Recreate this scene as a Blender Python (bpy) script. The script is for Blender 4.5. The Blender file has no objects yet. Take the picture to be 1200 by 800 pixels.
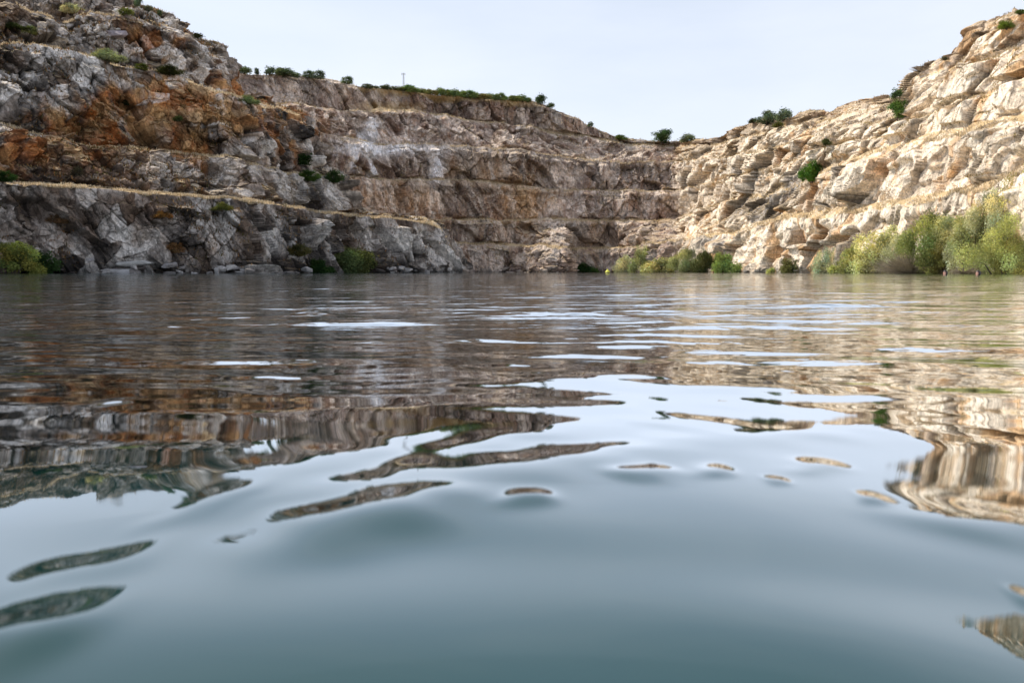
import bpy, bmesh, math, random
import numpy as np
from mathutils import Vector, Matrix
R = math.radians
sc = bpy.context.scene
COL = sc.collection
rng = np.random.default_rng(7)
random.seed(7)

# ------------------------------------------------------------------ camera
CAM_H = 0.15
F = 900.0                       # focal length in pixels of a 1200 px wide frame
PITCH = math.atan(81.5 / F)
cd = bpy.data.cameras.new('camera')
cam = bpy.data.objects.new('camera', cd); COL.objects.link(cam)
cam.location = (0, 0, CAM_H)
cam.rotation_euler = (R(90) - PITCH, 0, 0)
cd.sensor_width = 36; cd.lens = 36 * F / 1200
cd.clip_start = 0.02; cd.clip_end = 9000
cd.dof.use_dof = True; cd.dof.focus_distance = 4.0; cd.dof.aperture_fstop = 9.0
sc.camera = cam
CP, SP = math.cos(PITCH), math.sin(PITCH)

def P(px, py, Y):
    """place on the terrain: bearing and elevation as surveyed from the water, at depth Y"""
    px = np.asarray(px, float); py = np.asarray(py, float); Y = np.asarray(Y, float)
    x = (px - 600) / F; y = (400 - py) / F
    t = Y / (CP + y * SP)
    return np.stack([x * t, Y + 0 * t, CAM_H + (-SP + y * CP) * t], -1)

# ------------------------------------------------------------------ world and sun
SUN_AZ_VEC = Vector((-0.90, 0.40, 0)).normalized()
SUN_EL = R(53)
w = bpy.data.worlds.new('World'); sc.world = w; w.use_nodes = True
nt = w.node_tree; nt.nodes.clear()
out = nt.nodes.new('ShaderNodeOutputWorld'); bg = nt.nodes.new('ShaderNodeBackground')
sky = nt.nodes.new('ShaderNodeTexSky'); sky.sky_type = 'NISHITA'; sky.sun_disc = False
sky.sun_elevation = SUN_EL
sky.sun_rotation = math.atan2(SUN_AZ_VEC.x, SUN_AZ_VEC.y)
sky.air_density = 1.0; sky.dust_density = 1.6; sky.ozone_density = 1.3
mixn = nt.nodes.new('ShaderNodeMix'); mixn.data_type = 'RGBA'
mixn.inputs[0].default_value = 0.66
mixn.inputs[7].default_value = (6.35, 6.75, 7.5, 1)     # thin white summer haze in front of the blue
ctc = nt.nodes.new('ShaderNodeTexCoord'); cmp_ = nt.nodes.new('ShaderNodeMapping'); cmp_.inputs['Scale'].default_value = (1.2, 1.2, 4.5)
cns = nt.nodes.new('ShaderNodeTexNoise'); cns.inputs['Scale'].default_value = 1.3; cns.inputs['Detail'].default_value = 6; cns.inputs['Roughness'].default_value = .55
cmr = nt.nodes.new('ShaderNodeMapRange'); cmr.inputs[1].default_value = .35; cmr.inputs[2].default_value = .75; cmr.inputs[3].default_value = .58; cmr.inputs[4].default_value = .86
nt.links.new(ctc.outputs['Generated'], cmp_.inputs[0]); nt.links.new(cmp_.outputs[0], cns.inputs['Vector']); nt.links.new(cns.outputs[0], cmr.inputs[0]); csx = nt.nodes.new('ShaderNodeSeparateXYZ'); cel = nt.nodes.new('ShaderNodeMapRange'); cel.inputs[1].default_value = 0.0; cel.inputs[2].default_value = .55; cel.inputs[3].default_value = .20; cel.inputs[4].default_value = -.14
cad = nt.nodes.new('ShaderNodeMath'); cad.operation = 'ADD'; cad.use_clamp = True
nt.links.new(ctc.outputs['Generated'], csx.inputs[0]); nt.links.new(csx.outputs[2], cel.inputs[0]); nt.links.new(cel.outputs[0], cad.inputs[1]); nt.links.new(cmr.outputs[0], cad.inputs[0]); nt.links.new(cad.outputs[0], mixn.inputs[0])
nt.links.new(sky.outputs[0], mixn.inputs[6]); nt.links.new(mixn.outputs[2], bg.inputs[0])
bg.inputs[1].default_value = 0.15
nt.links.new(bg.outputs[0], out.inputs[0])
ld = bpy.data.lights.new('sun', 'SUN'); ld.energy = 5.0; ld.angle = R(0.6); ld.color = (1, 0.93, 0.82)
sun = bpy.data.objects.new('sun', ld); COL.objects.link(sun)
sd = Vector((SUN_AZ_VEC.x * math.cos(SUN_EL), SUN_AZ_VEC.y * math.cos(SUN_EL), math.sin(SUN_EL)))
sun.rotation_euler = sd.to_track_quat('Z', 'Y').to_euler()
sun.location = sd * 200
sc.view_settings.view_transform = 'Standard'; sc.view_settings.look = 'None'
sc.view_settings.exposure = 0; sc.view_settings.gamma = 1

# ------------------------------------------------------------------ numpy noise
def hsh(i, j, k, s):
    h = (i.astype(np.int64) * 374761393 + j.astype(np.int64) * 668265263 + k.astype(np.int64) * 2147483647 + s * 1274126177) & 0xffffffff
    h = ((h ^ (h >> 13)) * 1274126177) & 0xffffffff
    h = ((h ^ (h >> 16)) * 2246822519) & 0xffffffff
    h = h ^ (h >> 15)
    return (h & 0xffffff).astype(np.float64) / 0xffffff
def vnoise(p, s=0):
    f = np.floor(p); i = f.astype(np.int64); d = p - f; d = d * d * (3 - 2 * d)
    r = 0
    for a in (0, 1):
        wa = d[:, 0] if a else 1 - d[:, 0]
        for b in (0, 1):
            wb = d[:, 1] if b else 1 - d[:, 1]
            for c in (0, 1):
                wc = d[:, 2] if c else 1 - d[:, 2]
                r = r + wa * wb * wc * hsh(i[:, 0] + a, i[:, 1] + b, i[:, 2] + c, s)
    return r * 2 - 1
def fbm(p, o=4, s=0, g=0.5):
    r = 0; a = 1; t = 0
    for k in range(o):
        r = r + a * vnoise(p * (2.03 ** k) + k * 17.3, s + k); t += a; a *= g
    return r / t
def cells(p, s=0):
    """Worley: returns F1, F2, random value per cell (3), vector to the cell centre"""
    f = np.floor(p).astype(np.int64)
    n = len(p); F1 = np.full(n, 9.0); F2 = np.full(n, 9.0)
    rv = np.zeros((n, 3)); dv = np.zeros((n, 3))
    for a in (-1, 0, 1):
        for b in (-1, 0, 1):
            for c in (-1, 0, 1):
                i, j, k = f[:, 0] + a, f[:, 1] + b, f[:, 2] + c
                h0, h1, h2 = hsh(i, j, k, s), hsh(i, j, k, s + 1), hsh(i, j, k, s + 2)
                dx = p[:, 0] - (i + h0); dy = p[:, 1] - (j + h1); dz = p[:, 2] - (k + h2)
                # a mix of max-norm and euclid gives blocks with squarer corners
                e = np.sqrt(dx * dx + dy * dy + dz * dz)
                m = np.maximum(np.maximum(abs(dx), abs(dy)), abs(dz))
                d = 0.5 * e + 0.5 * m
                c1 = d < F1
                F2 = np.where(c1, F1, np.minimum(F2, d)); F1 = np.where(c1, d, F1)
                for q, hh in enumerate((h2, h0, h1)):
                    rv[:, q] = np.where(c1, (hh * 7.31 + h1 * 3.7) % 1.0, rv[:, q])
                dv[c1, 0] = dx[c1]; dv[c1, 1] = dy[c1]; dv[c1, 2] = dz[c1]
    return F1, F2, rv, dv
def facets(p, s):
    """every block a plane of its own: offset plus tilt"""
    F1, F2, rv, dv = cells(p, s)
    h = (rv[:, 0] - 0.5) * 1.3 + (rv[:, 1] - 0.5) * 2.4 * dv[:, 0] + (rv[:, 2] - 0.5) * 2.4 * dv[:, 2] + (rv[:, 0] - 0.5) * 1.2 * dv[:, 1]
    return h, F2 - F1, rv

def ss(a, b, x): t = np.clip((x - a) / (b - a), 0, 1); return t * t * (3 - 2 * t)
def lerp(a, b, t):
    return np.asarray(a) * (1 - t[:, None]) + np.asarray(b) * t[:, None]

# ------------------------------------------------------------------ object helpers
def mesh_np(name, V, Q, mat=None, smooth=False, col=None, extra=None):
    me = bpy.data.meshes.new(name)
    V = np.ascontiguousarray(V, np.float32); Q = np.ascontiguousarray(Q, np.int32)
    m, k = Q.shape
    me.vertices.add(len(V)); me.vertices.foreach_set('co', V.ravel())
    me.loops.add(m * k); me.loops.foreach_set('vertex_index', Q.ravel())
    me.polygons.add(m); me.polygons.foreach_set('loop_start', np.arange(0, m * k, k, dtype=np.int32))
    me.update(calc_edges=True)
    me.polygons.foreach_set('use_smooth', np.full(m, smooth))
    if col is not None:
        a = me.color_attributes.new('tint', 'FLOAT_COLOR', 'POINT')
        c = np.ones((len(V), 4), np.float32); c[:, :3] = col; a.data.foreach_set('color', c.ravel())
    if extra is not None:
        for nm, arr in extra.items():
            a = me.attributes.new(nm, 'FLOAT', 'POINT'); a.data.foreach_set('value', np.asarray(arr, np.float32))
    if mat: me.materials.append(mat)
    me.validate()
    return me
def link(name, me, parent=None):
    o = bpy.data.objects.new(name, me); COL.objects.link(o)
    if parent: o.parent = parent
    return o
def tag(o, label=None, cat=None, group=None, kind=None):
    if label: o['label'] = label
    if cat: o['category'] = cat
    if group: o['group'] = group
    if kind: o['kind'] = kind
    return o
def empty(name, loc, rz=0):
    o = bpy.data.objects.new(name, None); COL.objects.link(o)
    o.location = loc; o.rotation_euler = (0, 0, rz); o.empty_display_size = 0.3
    return o
def grid_quads(nc, nr, wrap=False):
    c = np.arange(nc if wrap else nc - 1); r = np.arange(nr - 1)
    C, Rr = np.meshgrid(c, r, indexing='ij'); C = C.ravel(); Rr = Rr.ravel(); C2 = (C + 1) % nc
    return np.stack([C * nr + Rr, C2 * nr + Rr, C2 * nr + Rr + 1, C * nr + Rr + 1], -1)

class MT:
    def __init__(s, name):
        s.m = bpy.data.materials.new(name); s.m.use_nodes = True
        s.t = s.m.node_tree; s.t.nodes.clear()
        s.out = s.n('ShaderNodeOutputMaterial')
    def n(s, typ, **kw):
        x = s.t.nodes.new(typ)
        for k, v in kw.items(): setattr(x, k, v)
        return x
    def l(s, a, b): s.t.links.new(a, b)
    def noise(s, vec, scale, detail=4, rough=0.55, dist=0.0):
        x = s.n('ShaderNodeTexNoise'); x.inputs['Scale'].default_value = scale
        x.inputs['Detail'].default_value = detail; x.inputs['Roughness'].default_value = rough
        x.inputs['Distortion'].default_value = dist
        s.l(vec, x.inputs['Vector']); return x.outputs[0]
    def ramp(s, fac, *st):
        x = s.n('ShaderNodeValToRGB'); e = x.color_ramp.elements
        while len(e) < len(st): e.new(0.5)
        for i, (p, c) in enumerate(st):
            e[i].position = p; e[i].color = (c, c, c, 1) if not isinstance(c, tuple) else c + (1,)
        s.l(fac, x.inputs[0]); return x.outputs[0]
    def mix(s, fac, a, b, mode='MIX'):
        x = s.n('ShaderNodeMix'); x.data_type = 'RGBA'; x.blend_type = mode
        for sock, v in ((x.inputs[0], fac), (x.inputs[6], a), (x.inputs[7], b)):
            if isinstance(v, (int, float)): sock.default_value = v
            elif isinstance(v, tuple): sock.default_value = v + (1,)
            else: s.l(v, sock)
        return x.outputs[2]
    def math(s, op, a, b=0.0, clamp=False):
        x = s.n('ShaderNodeMath'); x.operation = op; x.use_clamp = clamp
        for i, v in enumerate((a, b)):
            if isinstance(v, (int, float)): x.inputs[i].default_value = v
            else: s.l(v, x.inputs[i])
        return x.outputs[0]

def simple_mat(name, c, rough=0.6, var=0.25, scale=6, metal=0):
    m = MT(name); b = m.n('ShaderNodeBsdfPrincipled'); tc = m.n('ShaderNodeTexCoord')
    nz = m.ramp(m.noise(tc.outputs['Object'], scale), (0.3, 1 - var), (0.7, 1 + var * 0.0 + 0.0))
    m.l(m.mix(1.0, tuple(c), nz, 'MULTIPLY'), b.inputs['Base Color'])
    b.inputs['Roughness'].default_value = rough; b.inputs['Metallic'].default_value = metal
    m.l(b.outputs[0], m.out.inputs[0]); return m.m

# ---- rock: tint attribute (stone, rust, lime) times fine procedural grain, dry grass on flat ledges
def rock_material():
    m = MT('quarry_rock'); b = m.n('ShaderNodeBsdfPrincipled'); tc = m.n('ShaderNodeTexCoord')
    geo = m.n('ShaderNodeNewGeometry')
    at = m.n('ShaderNodeAttribute'); at.attribute_name = 'tint'
    gr = m.n('ShaderNodeAttribute'); gr.attribute_name = 'grass'
    ob = tc.outputs['Object']
    n1 = m.ramp(m.noise(ob, 1.1, 8, 0.68), (0.3, 0.5), (0.5, 0.98), (0.72, 1.35))
    n2 = m.ramp(m.noise(ob, 5.0, 5, 0.7, 0.5), (0.34, 0.55), (0.6, 1.15))
    mp = m.n('ShaderNodeMapping'); mp.inputs['Scale'].default_value = (1.6, 1.6, 0.22); m.l(ob, mp.inputs[0])
    n3 = m.ramp(m.noise(mp.outputs[0], 1.3, 5, 0.65), (0.36, 0.6), (0.55, 1.1))
    v = m.n('ShaderNodeTexVoronoi'); v.feature = 'DISTANCE_TO_EDGE'; v.inputs['Scale'].default_value = 0.8
    wv = m.n('ShaderNodeVectorMath'); wv.operation = 'ADD'
    wn = m.n('ShaderNodeTexNoise'); wn.inputs['Scale'].default_value = 0.6; wn.inputs['Detail'].default_value = 4; m.l(ob, wn.inputs['Vector'])
    wsc = m.n('ShaderNodeVectorMath'); wsc.operation = 'SCALE'; wsc.inputs['Scale'].default_value = 0.45; m.l(wn.outputs[1], wsc.inputs[0]); m.l(ob, wv.inputs[0]); m.l(wsc.outputs[0], wv.inputs[1]); mpv = m.n('ShaderNodeMapping'); mpv.inputs['Scale'].default_value = (1.0, 1.0, 0.5); mpv.inputs['Rotation'].default_value = (0.35, -0.3, 0); m.l(wv.outputs[0], mpv.inputs[0]); m.l(mpv.outputs[0], v.inputs['Vector'])
    crack = m.ramp(v.outputs['Distance'], (0.0, 0.4), (0.035, 1.0))
    c = m.mix(1.0, at.outputs['Color'], n1, 'MULTIPLY')
    c = m.mix(1.0, c, n2, 'MULTIPLY'); c = m.mix(0.7, c, n3, 'MULTIPLY'); c = m.mix(0.8, c, crack, 'MULTIPLY')
    sx = m.n('ShaderNodeSeparateXYZ'); m.l(geo.outputs['Normal'], sx.inputs[0])
    up = m.math('SMOOTH_MIN', sx.outputs[2], 1.0)
    g = m.math('ADD', m.math('MULTIPLY', m.noise(ob, 0.8, 5, 0.6), 0.7), -0.35)
    f = m.math('MULTIPLY', m.math('ADD', m.math('ADD', sx.outputs[2], g), -0.62), 4.0, True)
    f = m.math('MAXIMUM', m.math('MULTIPLY', f, gr.outputs['Fac'], True), m.math('ADD', gr.outputs['Fac'], -1.0), True)
    gc = m.mix(m.noise(ob, 2.0, 6, 0.7), (0.30, 0.21, 0.11), (0.66, 0.50, 0.28))
    c = m.mix(f, c, gc)
    m.l(c, b.inputs['Base Color']); b.inputs['Roughness'].default_value = 0.92
    b.inputs['Specular IOR Level'].default_value = 0.2
    bp = m.n('ShaderNodeBump'); bp.inputs['Strength'].default_value = 0.6; bp.inputs['Distance'].default_value = 0.16
    m.l(m.noise(ob, 2.2, 8, 0.7), bp.inputs['Height']); m.l(bp.outputs[0], b.inputs['Normal'])
    m.l(b.outputs[0], m.out.inputs[0]); return m.m
ROCK = rock_material()

# ------------------------------------------------------------------ cliffs
def curve(px, pts, sm=3):
    a = np.array(pts, float); v = np.interp(px, a[:, 0], a[:, 1])
    if sm > 0:
        k = np.ones(2 * sm + 1) / (2 * sm + 1); v = np.convolve(np.pad(v, sm, 'edge'), k, 'valid')
    return v

LEDGES = []        # sampled flat ledge points for grass and scrub
FACEPTS = []
def build_cliff(name, px, keys, rows, tint_fn, seed, amp, disp_scale, rough, label_kind='structure'):
    """keys: list of (ncol,3) arrays from the foot up; rows: rows per segment; every second segment is a tread"""
    nc = len(px); blocks = []; seg_id = []; vv = []
    for k in range(len(keys) - 1):
        n = rows[k]; t = np.linspace(0, 1, n, endpoint=(k == len(keys) - 2))
        a = keys[k][:, None, :]; b = keys[k + 1][:, None, :]
        blocks.append(a + (b - a) * t[None, :, None]); seg_id += [k] * len(t); vv += list(t)
    G = np.concatenate(blocks, 1); nr = G.shape[1]; seg_id = np.array(seg_id); vv = np.array(vv)
    # smooth base normals
    du = np.gradient(G, axis=0); dv = np.gradient(G, axis=1)
    N = np.cross(dv, du); N /= np.linalg.norm(N, axis=2, keepdims=True) + 1e-9
    for _ in range(10):
        N[:, 1:-1] = (N[:, :-2] + 2 * N[:, 1:-1] + N[:, 2:]) / 4
        N[1:-1] = (N[:-2] + 2 * N[1:-1] + N[2:]) / 4
    N /= np.linalg.norm(N, axis=2, keepdims=True) + 1e-9
    flip = np.sum(N * -np.concatenate([G[..., :2], np.zeros_like(G[..., :1])], 2), 2) < 0
    if flip.mean() > 0.5: N = -N
    V = G.reshape(-1, 3); Nf = N.reshape(-1, 3)
    PX = np.repeat(px, nr); SEG = np.tile(seg_id, nc)
    tread = (SEG % 2 == 1)
    dampt = np.where(tread, 0.28, 1.0)
    # soften the amplitude change around the edges
    edge = np.where(tread, 1.0, np.where(np.tile(vv, nc) > 0.88, 0.32, 1.0)); dampt = dampt * edge
    dg = dampt.reshape(nc, nr)
    for _ in range(9): dg[:, 1:-1] = (dg[:, :-2] + dg[:, 1:-1] * 2 + dg[:, 2:]) / 4
    dampt = dg.ravel()
    S = disp_scale
    W = V + 0.75 * S * np.stack([fbm(V / (5 * S), 3, seed), fbm(V / (5 * S) + 31, 3, seed + 3), fbm(V / (5 * S) + 63, 3, seed + 5)], -1)
    W2 = W.copy(); W2[:, 0] += 0.35 * W[:, 2]; W2[:, 1] += 0.5 * W[:, 2]        # joints lean
    W3 = V + 0.16 * S * np.stack([fbm(V / (1.6 * S), 3, seed + 2), fbm(V / (1.6 * S) + 31, 3, seed + 4), fbm(V / (1.6 * S) + 63, 3, seed + 6)], -1)
    W3[:, 0] -= 0.3 * W3[:, 2]
    big = fbm(np.stack([W[:, 0] / 11, W[:, 1] / 11, W[:, 2] / 26], -1), 4, seed + 9)
    h1, e1, r1 = facets(W2 / np.array([3.6, 3.6, 8.5]) / S, seed + 11)
    h2, e2, r2 = facets(W3 / np.array([1.7, 1.7, 3.9]) / S, seed + 23)
    h3, e3, r3 = facets(W / np.array([1.0, 1.0, 0.75]) / S, seed + 37)
    h4 = fbm(V / (0.7 * S), 4, seed + 51, 0.65)
    rough = rough if np.isscalar(rough) and rough > 1 else 1 - .42 * ss(780, 840, PX)
    def terrace(x, k, sharp=0.16):
        q = x * k; f = np.floor(q); return (f + ss(0.5 - sharp, 0.5 + sharp, q - f)) / k
    W4 = W.copy(); W4[:, 0] += 0.55 * W[:, 2]; W4[:, 1] += 0.4 * W[:, 2]
    t1 = terrace(fbm(W4 / np.array([4.5, 4.5, 8.0]) / S, 3, seed + 81, 0.45), 4.0, .10)
    t2 = terrace(fbm(W2 / np.array([2.2, 2.2, 1.5]) / S, 4, seed + 85, 0.55), 4.0)
    jw = .12 * W[:, 2]; t3 = terrace(fbm(np.stack([(W[:, 0] + jw) / 4.2, (W[:, 1] + jw) / 4.2, W[:, 2] / 34], -1) / S, 3, seed + 91, .5), 5.0, .05)
    t4 = terrace(fbm(np.stack([(V[:, 0] + .3 * V[:, 2]) / 1.7, (V[:, 1] + .3 * V[:, 2]) / 1.7, V[:, 2] / 9], -1) / S, 2, seed + 95, .5), 4.0, .06)
    jk = 1.0 if name == 'left_cliff' else 1 - ss(780, 830, PX)
    # strength of the small blocks varies: smooth slabs beside broken rock
    brk = ss(-0.2, 0.3, fbm(V / (8 * S), 3, seed + 71))
    cm = ss(-0.3, 0.2, fbm(V / (3 * S), 3, seed + 75))           # cracks open only here and there
    groove = cm * (np.exp(-np.clip(e2, 0, 9) / 0.03) * 0.22 + np.exp(-np.clip(e1, 0, 9) / 0.025) * 0.7)
    D = amp * dampt * (big * 2.6 + h1 * 2.6 * S + t1 * (3.6 - 1.3 * jk) * S + t3 * (.8 + 3.4 * jk) * S + t4 * (.3 + 1.0 * jk) * S + t2 * 0.5 * rough * brk * S + h2 * (0.35 + 0.8 * brk) * rough * S + h3 * (0.10 * rough ** 2 - 0.05 + 0.5 * brk) * rough * S + h4 * (0.03 + 0.10 * brk) * S - groove * S)
    Nf = Nf.copy(); Nf[:, 2] *= 0.3
    V2 = V + Nf * D[:, None]
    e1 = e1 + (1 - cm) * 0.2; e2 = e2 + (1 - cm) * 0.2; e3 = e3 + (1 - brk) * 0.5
    col, grass = tint_fn(PX, V, W, SEG, dict(e1=e1, e2=e2, e3=e3, r1=r1, r2=r2, r3=r3, big=big, brk=brk, D=D), vv=np.tile(vv, nc))
    me = mesh_np(name, V2, grid_quads(nc, nr), ROCK, False, col, {'grass': grass})
    o = link(name, me); tag(o, kind='structure')
    return V2.reshape(nc, nr, 3), seg_id, N, PX.reshape(nc, nr)

def tread_back(edge, width, rise):
    d = edge[:, :2] / np.linalg.norm(edge[:, :2], axis=1, keepdims=True)
    b = edge.copy(); b[:, :2] += d * width[:, None]; b[:, 2] += rise
    return b
def rough_edge(K, seed, a=0.5):
    q = np.stack([K[:, 0] * 0.35, K[:, 1] * 0.35, np.full(len(K), seed * 3.1)], -1)
    K = K.copy(); K[:, 2] += a * fbm(q, 4, seed) ; r = 1 + fbm(q + 9, 3, seed + 1) * 1.2 / np.linalg.norm(K[:, :2], axis=1)
    K[:, :2] *= r[:, None]; return K

def colour_parts(PX, V, W, d, seed):
    n_lo = fbm(V / 11, 4, seed); n_mid = fbm(W / 3.2, 4, seed + 4)
    streak = fbm(np.stack([W[:, 0] / 1.1, W[:, 1] / 1.1, W[:, 2] / 9], -1), 4, seed + 8, 0.6)
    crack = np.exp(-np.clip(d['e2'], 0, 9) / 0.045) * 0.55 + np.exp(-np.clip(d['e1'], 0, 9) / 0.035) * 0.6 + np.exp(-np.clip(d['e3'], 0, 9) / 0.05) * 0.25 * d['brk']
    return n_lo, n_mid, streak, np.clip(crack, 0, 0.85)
def blob(PX, PY, cx, cy, rx, ry): return np.exp(-(((PX - cx) / rx) ** 2 + ((PY - cy) / ry) ** 2))
def to_py(V):
    # elevation band of a terrain point, used to lay the stains in their strata
    y = V[:, 1]; z = V[:, 2] - CAM_H
    cy = (z * CP + y * SP) / (y * CP - z * SP)
    return 400 - cy * F

# ---- left cliff
px = np.arange(-170, 541, 0.8)
b1y = [(-170, 190), (0, 213), (130, 223), (200, 230), (287, 235), (375, 249), (440, 255), (500, 261), (514, 267), (526, 290), (536, 326), (560, 330)]
b1Y = [(-170, 59), (0, 71), (200, 84), (287, 88), (375, 105), (440, 115), (500, 127), (530, 131), (560, 133)]
b2y = [(-170, 110), (0, 148), (80, 168), (183, 176), (272, 186), (340, 203), (389, 208), (398, 225), (406, 250), (440, 256), (500, 262), (514, 268), (526, 291), (536, 327), (560, 331)]
b3y = [(-170, 10), (0, 53), (60, 54), (106, 68), (170, 83), (238, 100), (272, 113), (322, 128), (352, 137), (360, 168), (371, 195), (389, 207), (398, 224), (406, 249), (440, 255), (500, 261), (514, 267), (526, 290), (536, 326), (560, 330)]
b4y = [(-170, -20), (0, 6), (38, 17), (75, 21), (105, 13), (131, 21), (176, 25), (193, 31), (220, 42), (245, 62), (262, 78), (272, 112), (322, 127), (352, 136)] + b3y[9:]
b5y = [(-170, -60), (0, -14), (100, -12), (150, -7), (163, 3), (187, 15), (210, 26), (238, 46), (258, 55), (266, 76), (272, 111), (322, 127), (352, 136)] + b3y[9:]
def C(p, s=3): return curve(px, p, s)
def off(p, o): return [(a, b + o) for a, b in p]
foot = P(px, 326 + 0 * px, C(b1Y) - 3.2); foot[:, 2] = -2.5
k1 = P(px, C(b1y, 4), C(b1Y)); k1b = tread_back(k1, C([(-170, 4), (300, 5), (450, 9), (560, 6)]), 0.5)
Y2 = C(b1Y) + C([(-170, 10), (400, 11), (450, 14), (560, 10)])
k2 = P(px, C(b2y, 2), Y2); k2b = tread_back(k2, C([(-170, 4), (60, 3), (300, 4), (560, 4)]), 0.4)
k3 = P(px, C(b3y, 2), Y2 + 8.5); k3b = tread_back(k3, C([(-170, 7), (90, 9), (200, 6), (560, 4)]), 1.2)
k4 = P(px, C(b4y, 2), Y2 + 21); k4b = tread_back(k4, C([(-170, 6), (560, 5)]), 0.6)
k5 = P(px, C(b5y, 2), Y2 + 31); k5b = tread_back(k5, 40 + 0 * px, -1.5)
keys = [foot] + [rough_edge(k, i + 2, 0.8) if i in (2, 4, 6, 8) else k for i, k in enumerate([k1, k1b, k2, k2b, k3, k3b, k4, k4b, k5, k5b])]

GREY = (0.27, 0.255, 0.25); PALE = (0.52, 0.495, 0.465); DARK = (0.055, 0.047, 0.043)
RUST = (0.33, 0.115, 0.03); OCHRE = (0.40, 0.24, 0.105); CREAM = (0.90, 0.775, 0.62); BROWN = (0.17, 0.105, 0.07)
def tint_left(PX, V, W, SEG, d, vv):
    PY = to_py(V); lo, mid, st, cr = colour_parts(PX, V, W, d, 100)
    t = ss(-0.6, 0.6, mid * 1.0 + (d['r2'][:, 1] - 0.5) * 1.0 + (d['r1'][:, 2] - 0.5) * 0.5 + (d['r3'][:, 1] - .5) * .35 + .35 * st + 0.0)
    c = lerp(DARK, (0.235, 0.205, 0.185), ss(0.1, 0.5, t)); c = c * (1 - ss(0.5, 0.85, t)[:, None]) + np.array((.58, .54, .505)) * ss(0.5, 0.85, t)[:, None]
    bw = ss(-0.2, 0.35, lo + .5 * st) * .7; c = c * (1 - bw[:, None]) + np.array((.15, .10, .07)) * bw[:, None]
    # pale slabs
    pale = blob(PX, PY, 60, 100, 75, 42) + blob(PX, PY, 230, 205, 80, 20) + blob(PX, PY, 355, 222, 45, 22) + blob(PX, PY, 120, 268, 38, 32) * .8 + blob(PX, PY, 300, 292, 60, 24) * .9 + blob(PX, PY, 245, 72, 26, 26) * .6 + blob(PX, PY, 490, 290, 45, 30) * .6
    f = np.clip(pale, 0, 1) * ss(-0.5, 0.4, mid + (d['r2'][:, 1] - .5)) * 0.75
    c = c * (1 - f[:, None]) + np.array((0.62, 0.59, 0.56)) * f[:, None]
    rz = blob(PX, PY, 215, 118, 95, 26) * 1.5 + blob(PX, PY, 120, 150, 75, 24) * 1.0 + blob(PX, PY, 225, 172, 22, 26) + blob(PX, PY, 300, 130, 60, 22) * .9 + blob(PX, PY, 180, 50, 40, 16) * .7 + blob(PX, PY, 30, 190, 60, 20) * .6 + blob(PX, PY, 330, 160, 25, 30) * .7
    rz = np.clip(rz, 0, 1.1) + 0.31
    f = ss(0.25, 0.95, rz * (0.72 + 0.75 * st + 0.6 * (d['r2'][:, 2] - .5) + 0.5 * lo))
    rc = lerp(RUST, OCHRE, ss(-0.4, 0.5, mid + 0.5 * st)); rc = rc * (0.75 + 0.5 * d['r2'][:, :1])
    c = c * (1 - 0.9 * f[:, None]) + rc * 0.9 * f[:, None]
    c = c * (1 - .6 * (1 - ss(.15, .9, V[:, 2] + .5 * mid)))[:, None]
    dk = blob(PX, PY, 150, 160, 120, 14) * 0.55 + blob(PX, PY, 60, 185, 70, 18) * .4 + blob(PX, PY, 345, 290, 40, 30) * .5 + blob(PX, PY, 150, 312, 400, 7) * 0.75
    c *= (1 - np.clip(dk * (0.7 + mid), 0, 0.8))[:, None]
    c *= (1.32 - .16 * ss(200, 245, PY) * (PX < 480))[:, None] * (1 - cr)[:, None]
    grass = np.where(SEG >= 1, 1.0, 0.35) * np.where(SEG % 2 == 1, 1, 0.55)
    return c, grass
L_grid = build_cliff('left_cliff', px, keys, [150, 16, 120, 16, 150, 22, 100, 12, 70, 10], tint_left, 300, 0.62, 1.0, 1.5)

# ---- back and right cliff
px = np.arange(252, 1361, 0.85)
M = [(255, 150), (400, 165), (530, 184), (600, 190), (700, 197), (793, 198), (802, 188), (850, 158), (900, 127), (950, 108), (1000, 95), (1050, 85), (1100, 77), (1150, 69), (1200, 63), (1360, 48)]
footY = [(255, 148), (400, 162), (530, 181), (600, 186), (636, 181), (648, 175), (664, 174), (670, 188), (700, 194), (730, 192), (752, 180), (762, 166), (790, 157), (820, 147), (856, 135), (864, 128), (900, 113), (950, 99), (1000, 87), (1050, 76), (1100, 68), (1150, 60), (1200, 54), (1360, 42)]
aY = [(255, 287), (540, 286), (640, 288), (655, 292), (700, 291), (745, 291), (757, 285), (800, 281), (830, 277), (866, 275), (882, 268), (906, 260), (940, 256), (975, 252), (1025, 246), (1075, 239), (1112, 230), (1140, 224), (1200, 208), (1360, 160)]
bY = [(255, 250), (514, 258), (610, 259), (640, 256), (700, 259), (790, 259), (800, 254), (830, 243), (870, 233), (905, 229), (925, 223), (960, 206), (1015, 185), (1091, 165), (1176, 149), (1200, 144), (1360, 80)]
cY = [(255, 190), (400, 208), (560, 213), (627, 220), (700, 224), (790, 224), (830, 214), (880, 203), (930, 190), (970, 174), (1000, 168), (1040, 160), (1060, 152), (1080, 140), (1130, 118), (1200, 96), (1360, 20)]
dY = [(255, 140), (330, 150), (440, 168), (524, 171), (611, 177), (653, 184), (700, 190), (790, 190), (850, 184), (900, 176), (950, 160), (1000, 148), (1055, 138), (1076, 118), (1130, 82), (1200, 56), (1360, -40)]
eY = [(255, 112), (330, 122), (400, 129), (481, 130), (530, 138), (611, 148), (660, 158), (700, 164), (740, 169), (790, 171), (840, 170), (880, 160), (930, 150), (1000, 134), (1055, 126), (1068, 116), (1078, 98), (1120, 77), (1142, 46), (1200, 28), (1360, -80)]
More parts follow.
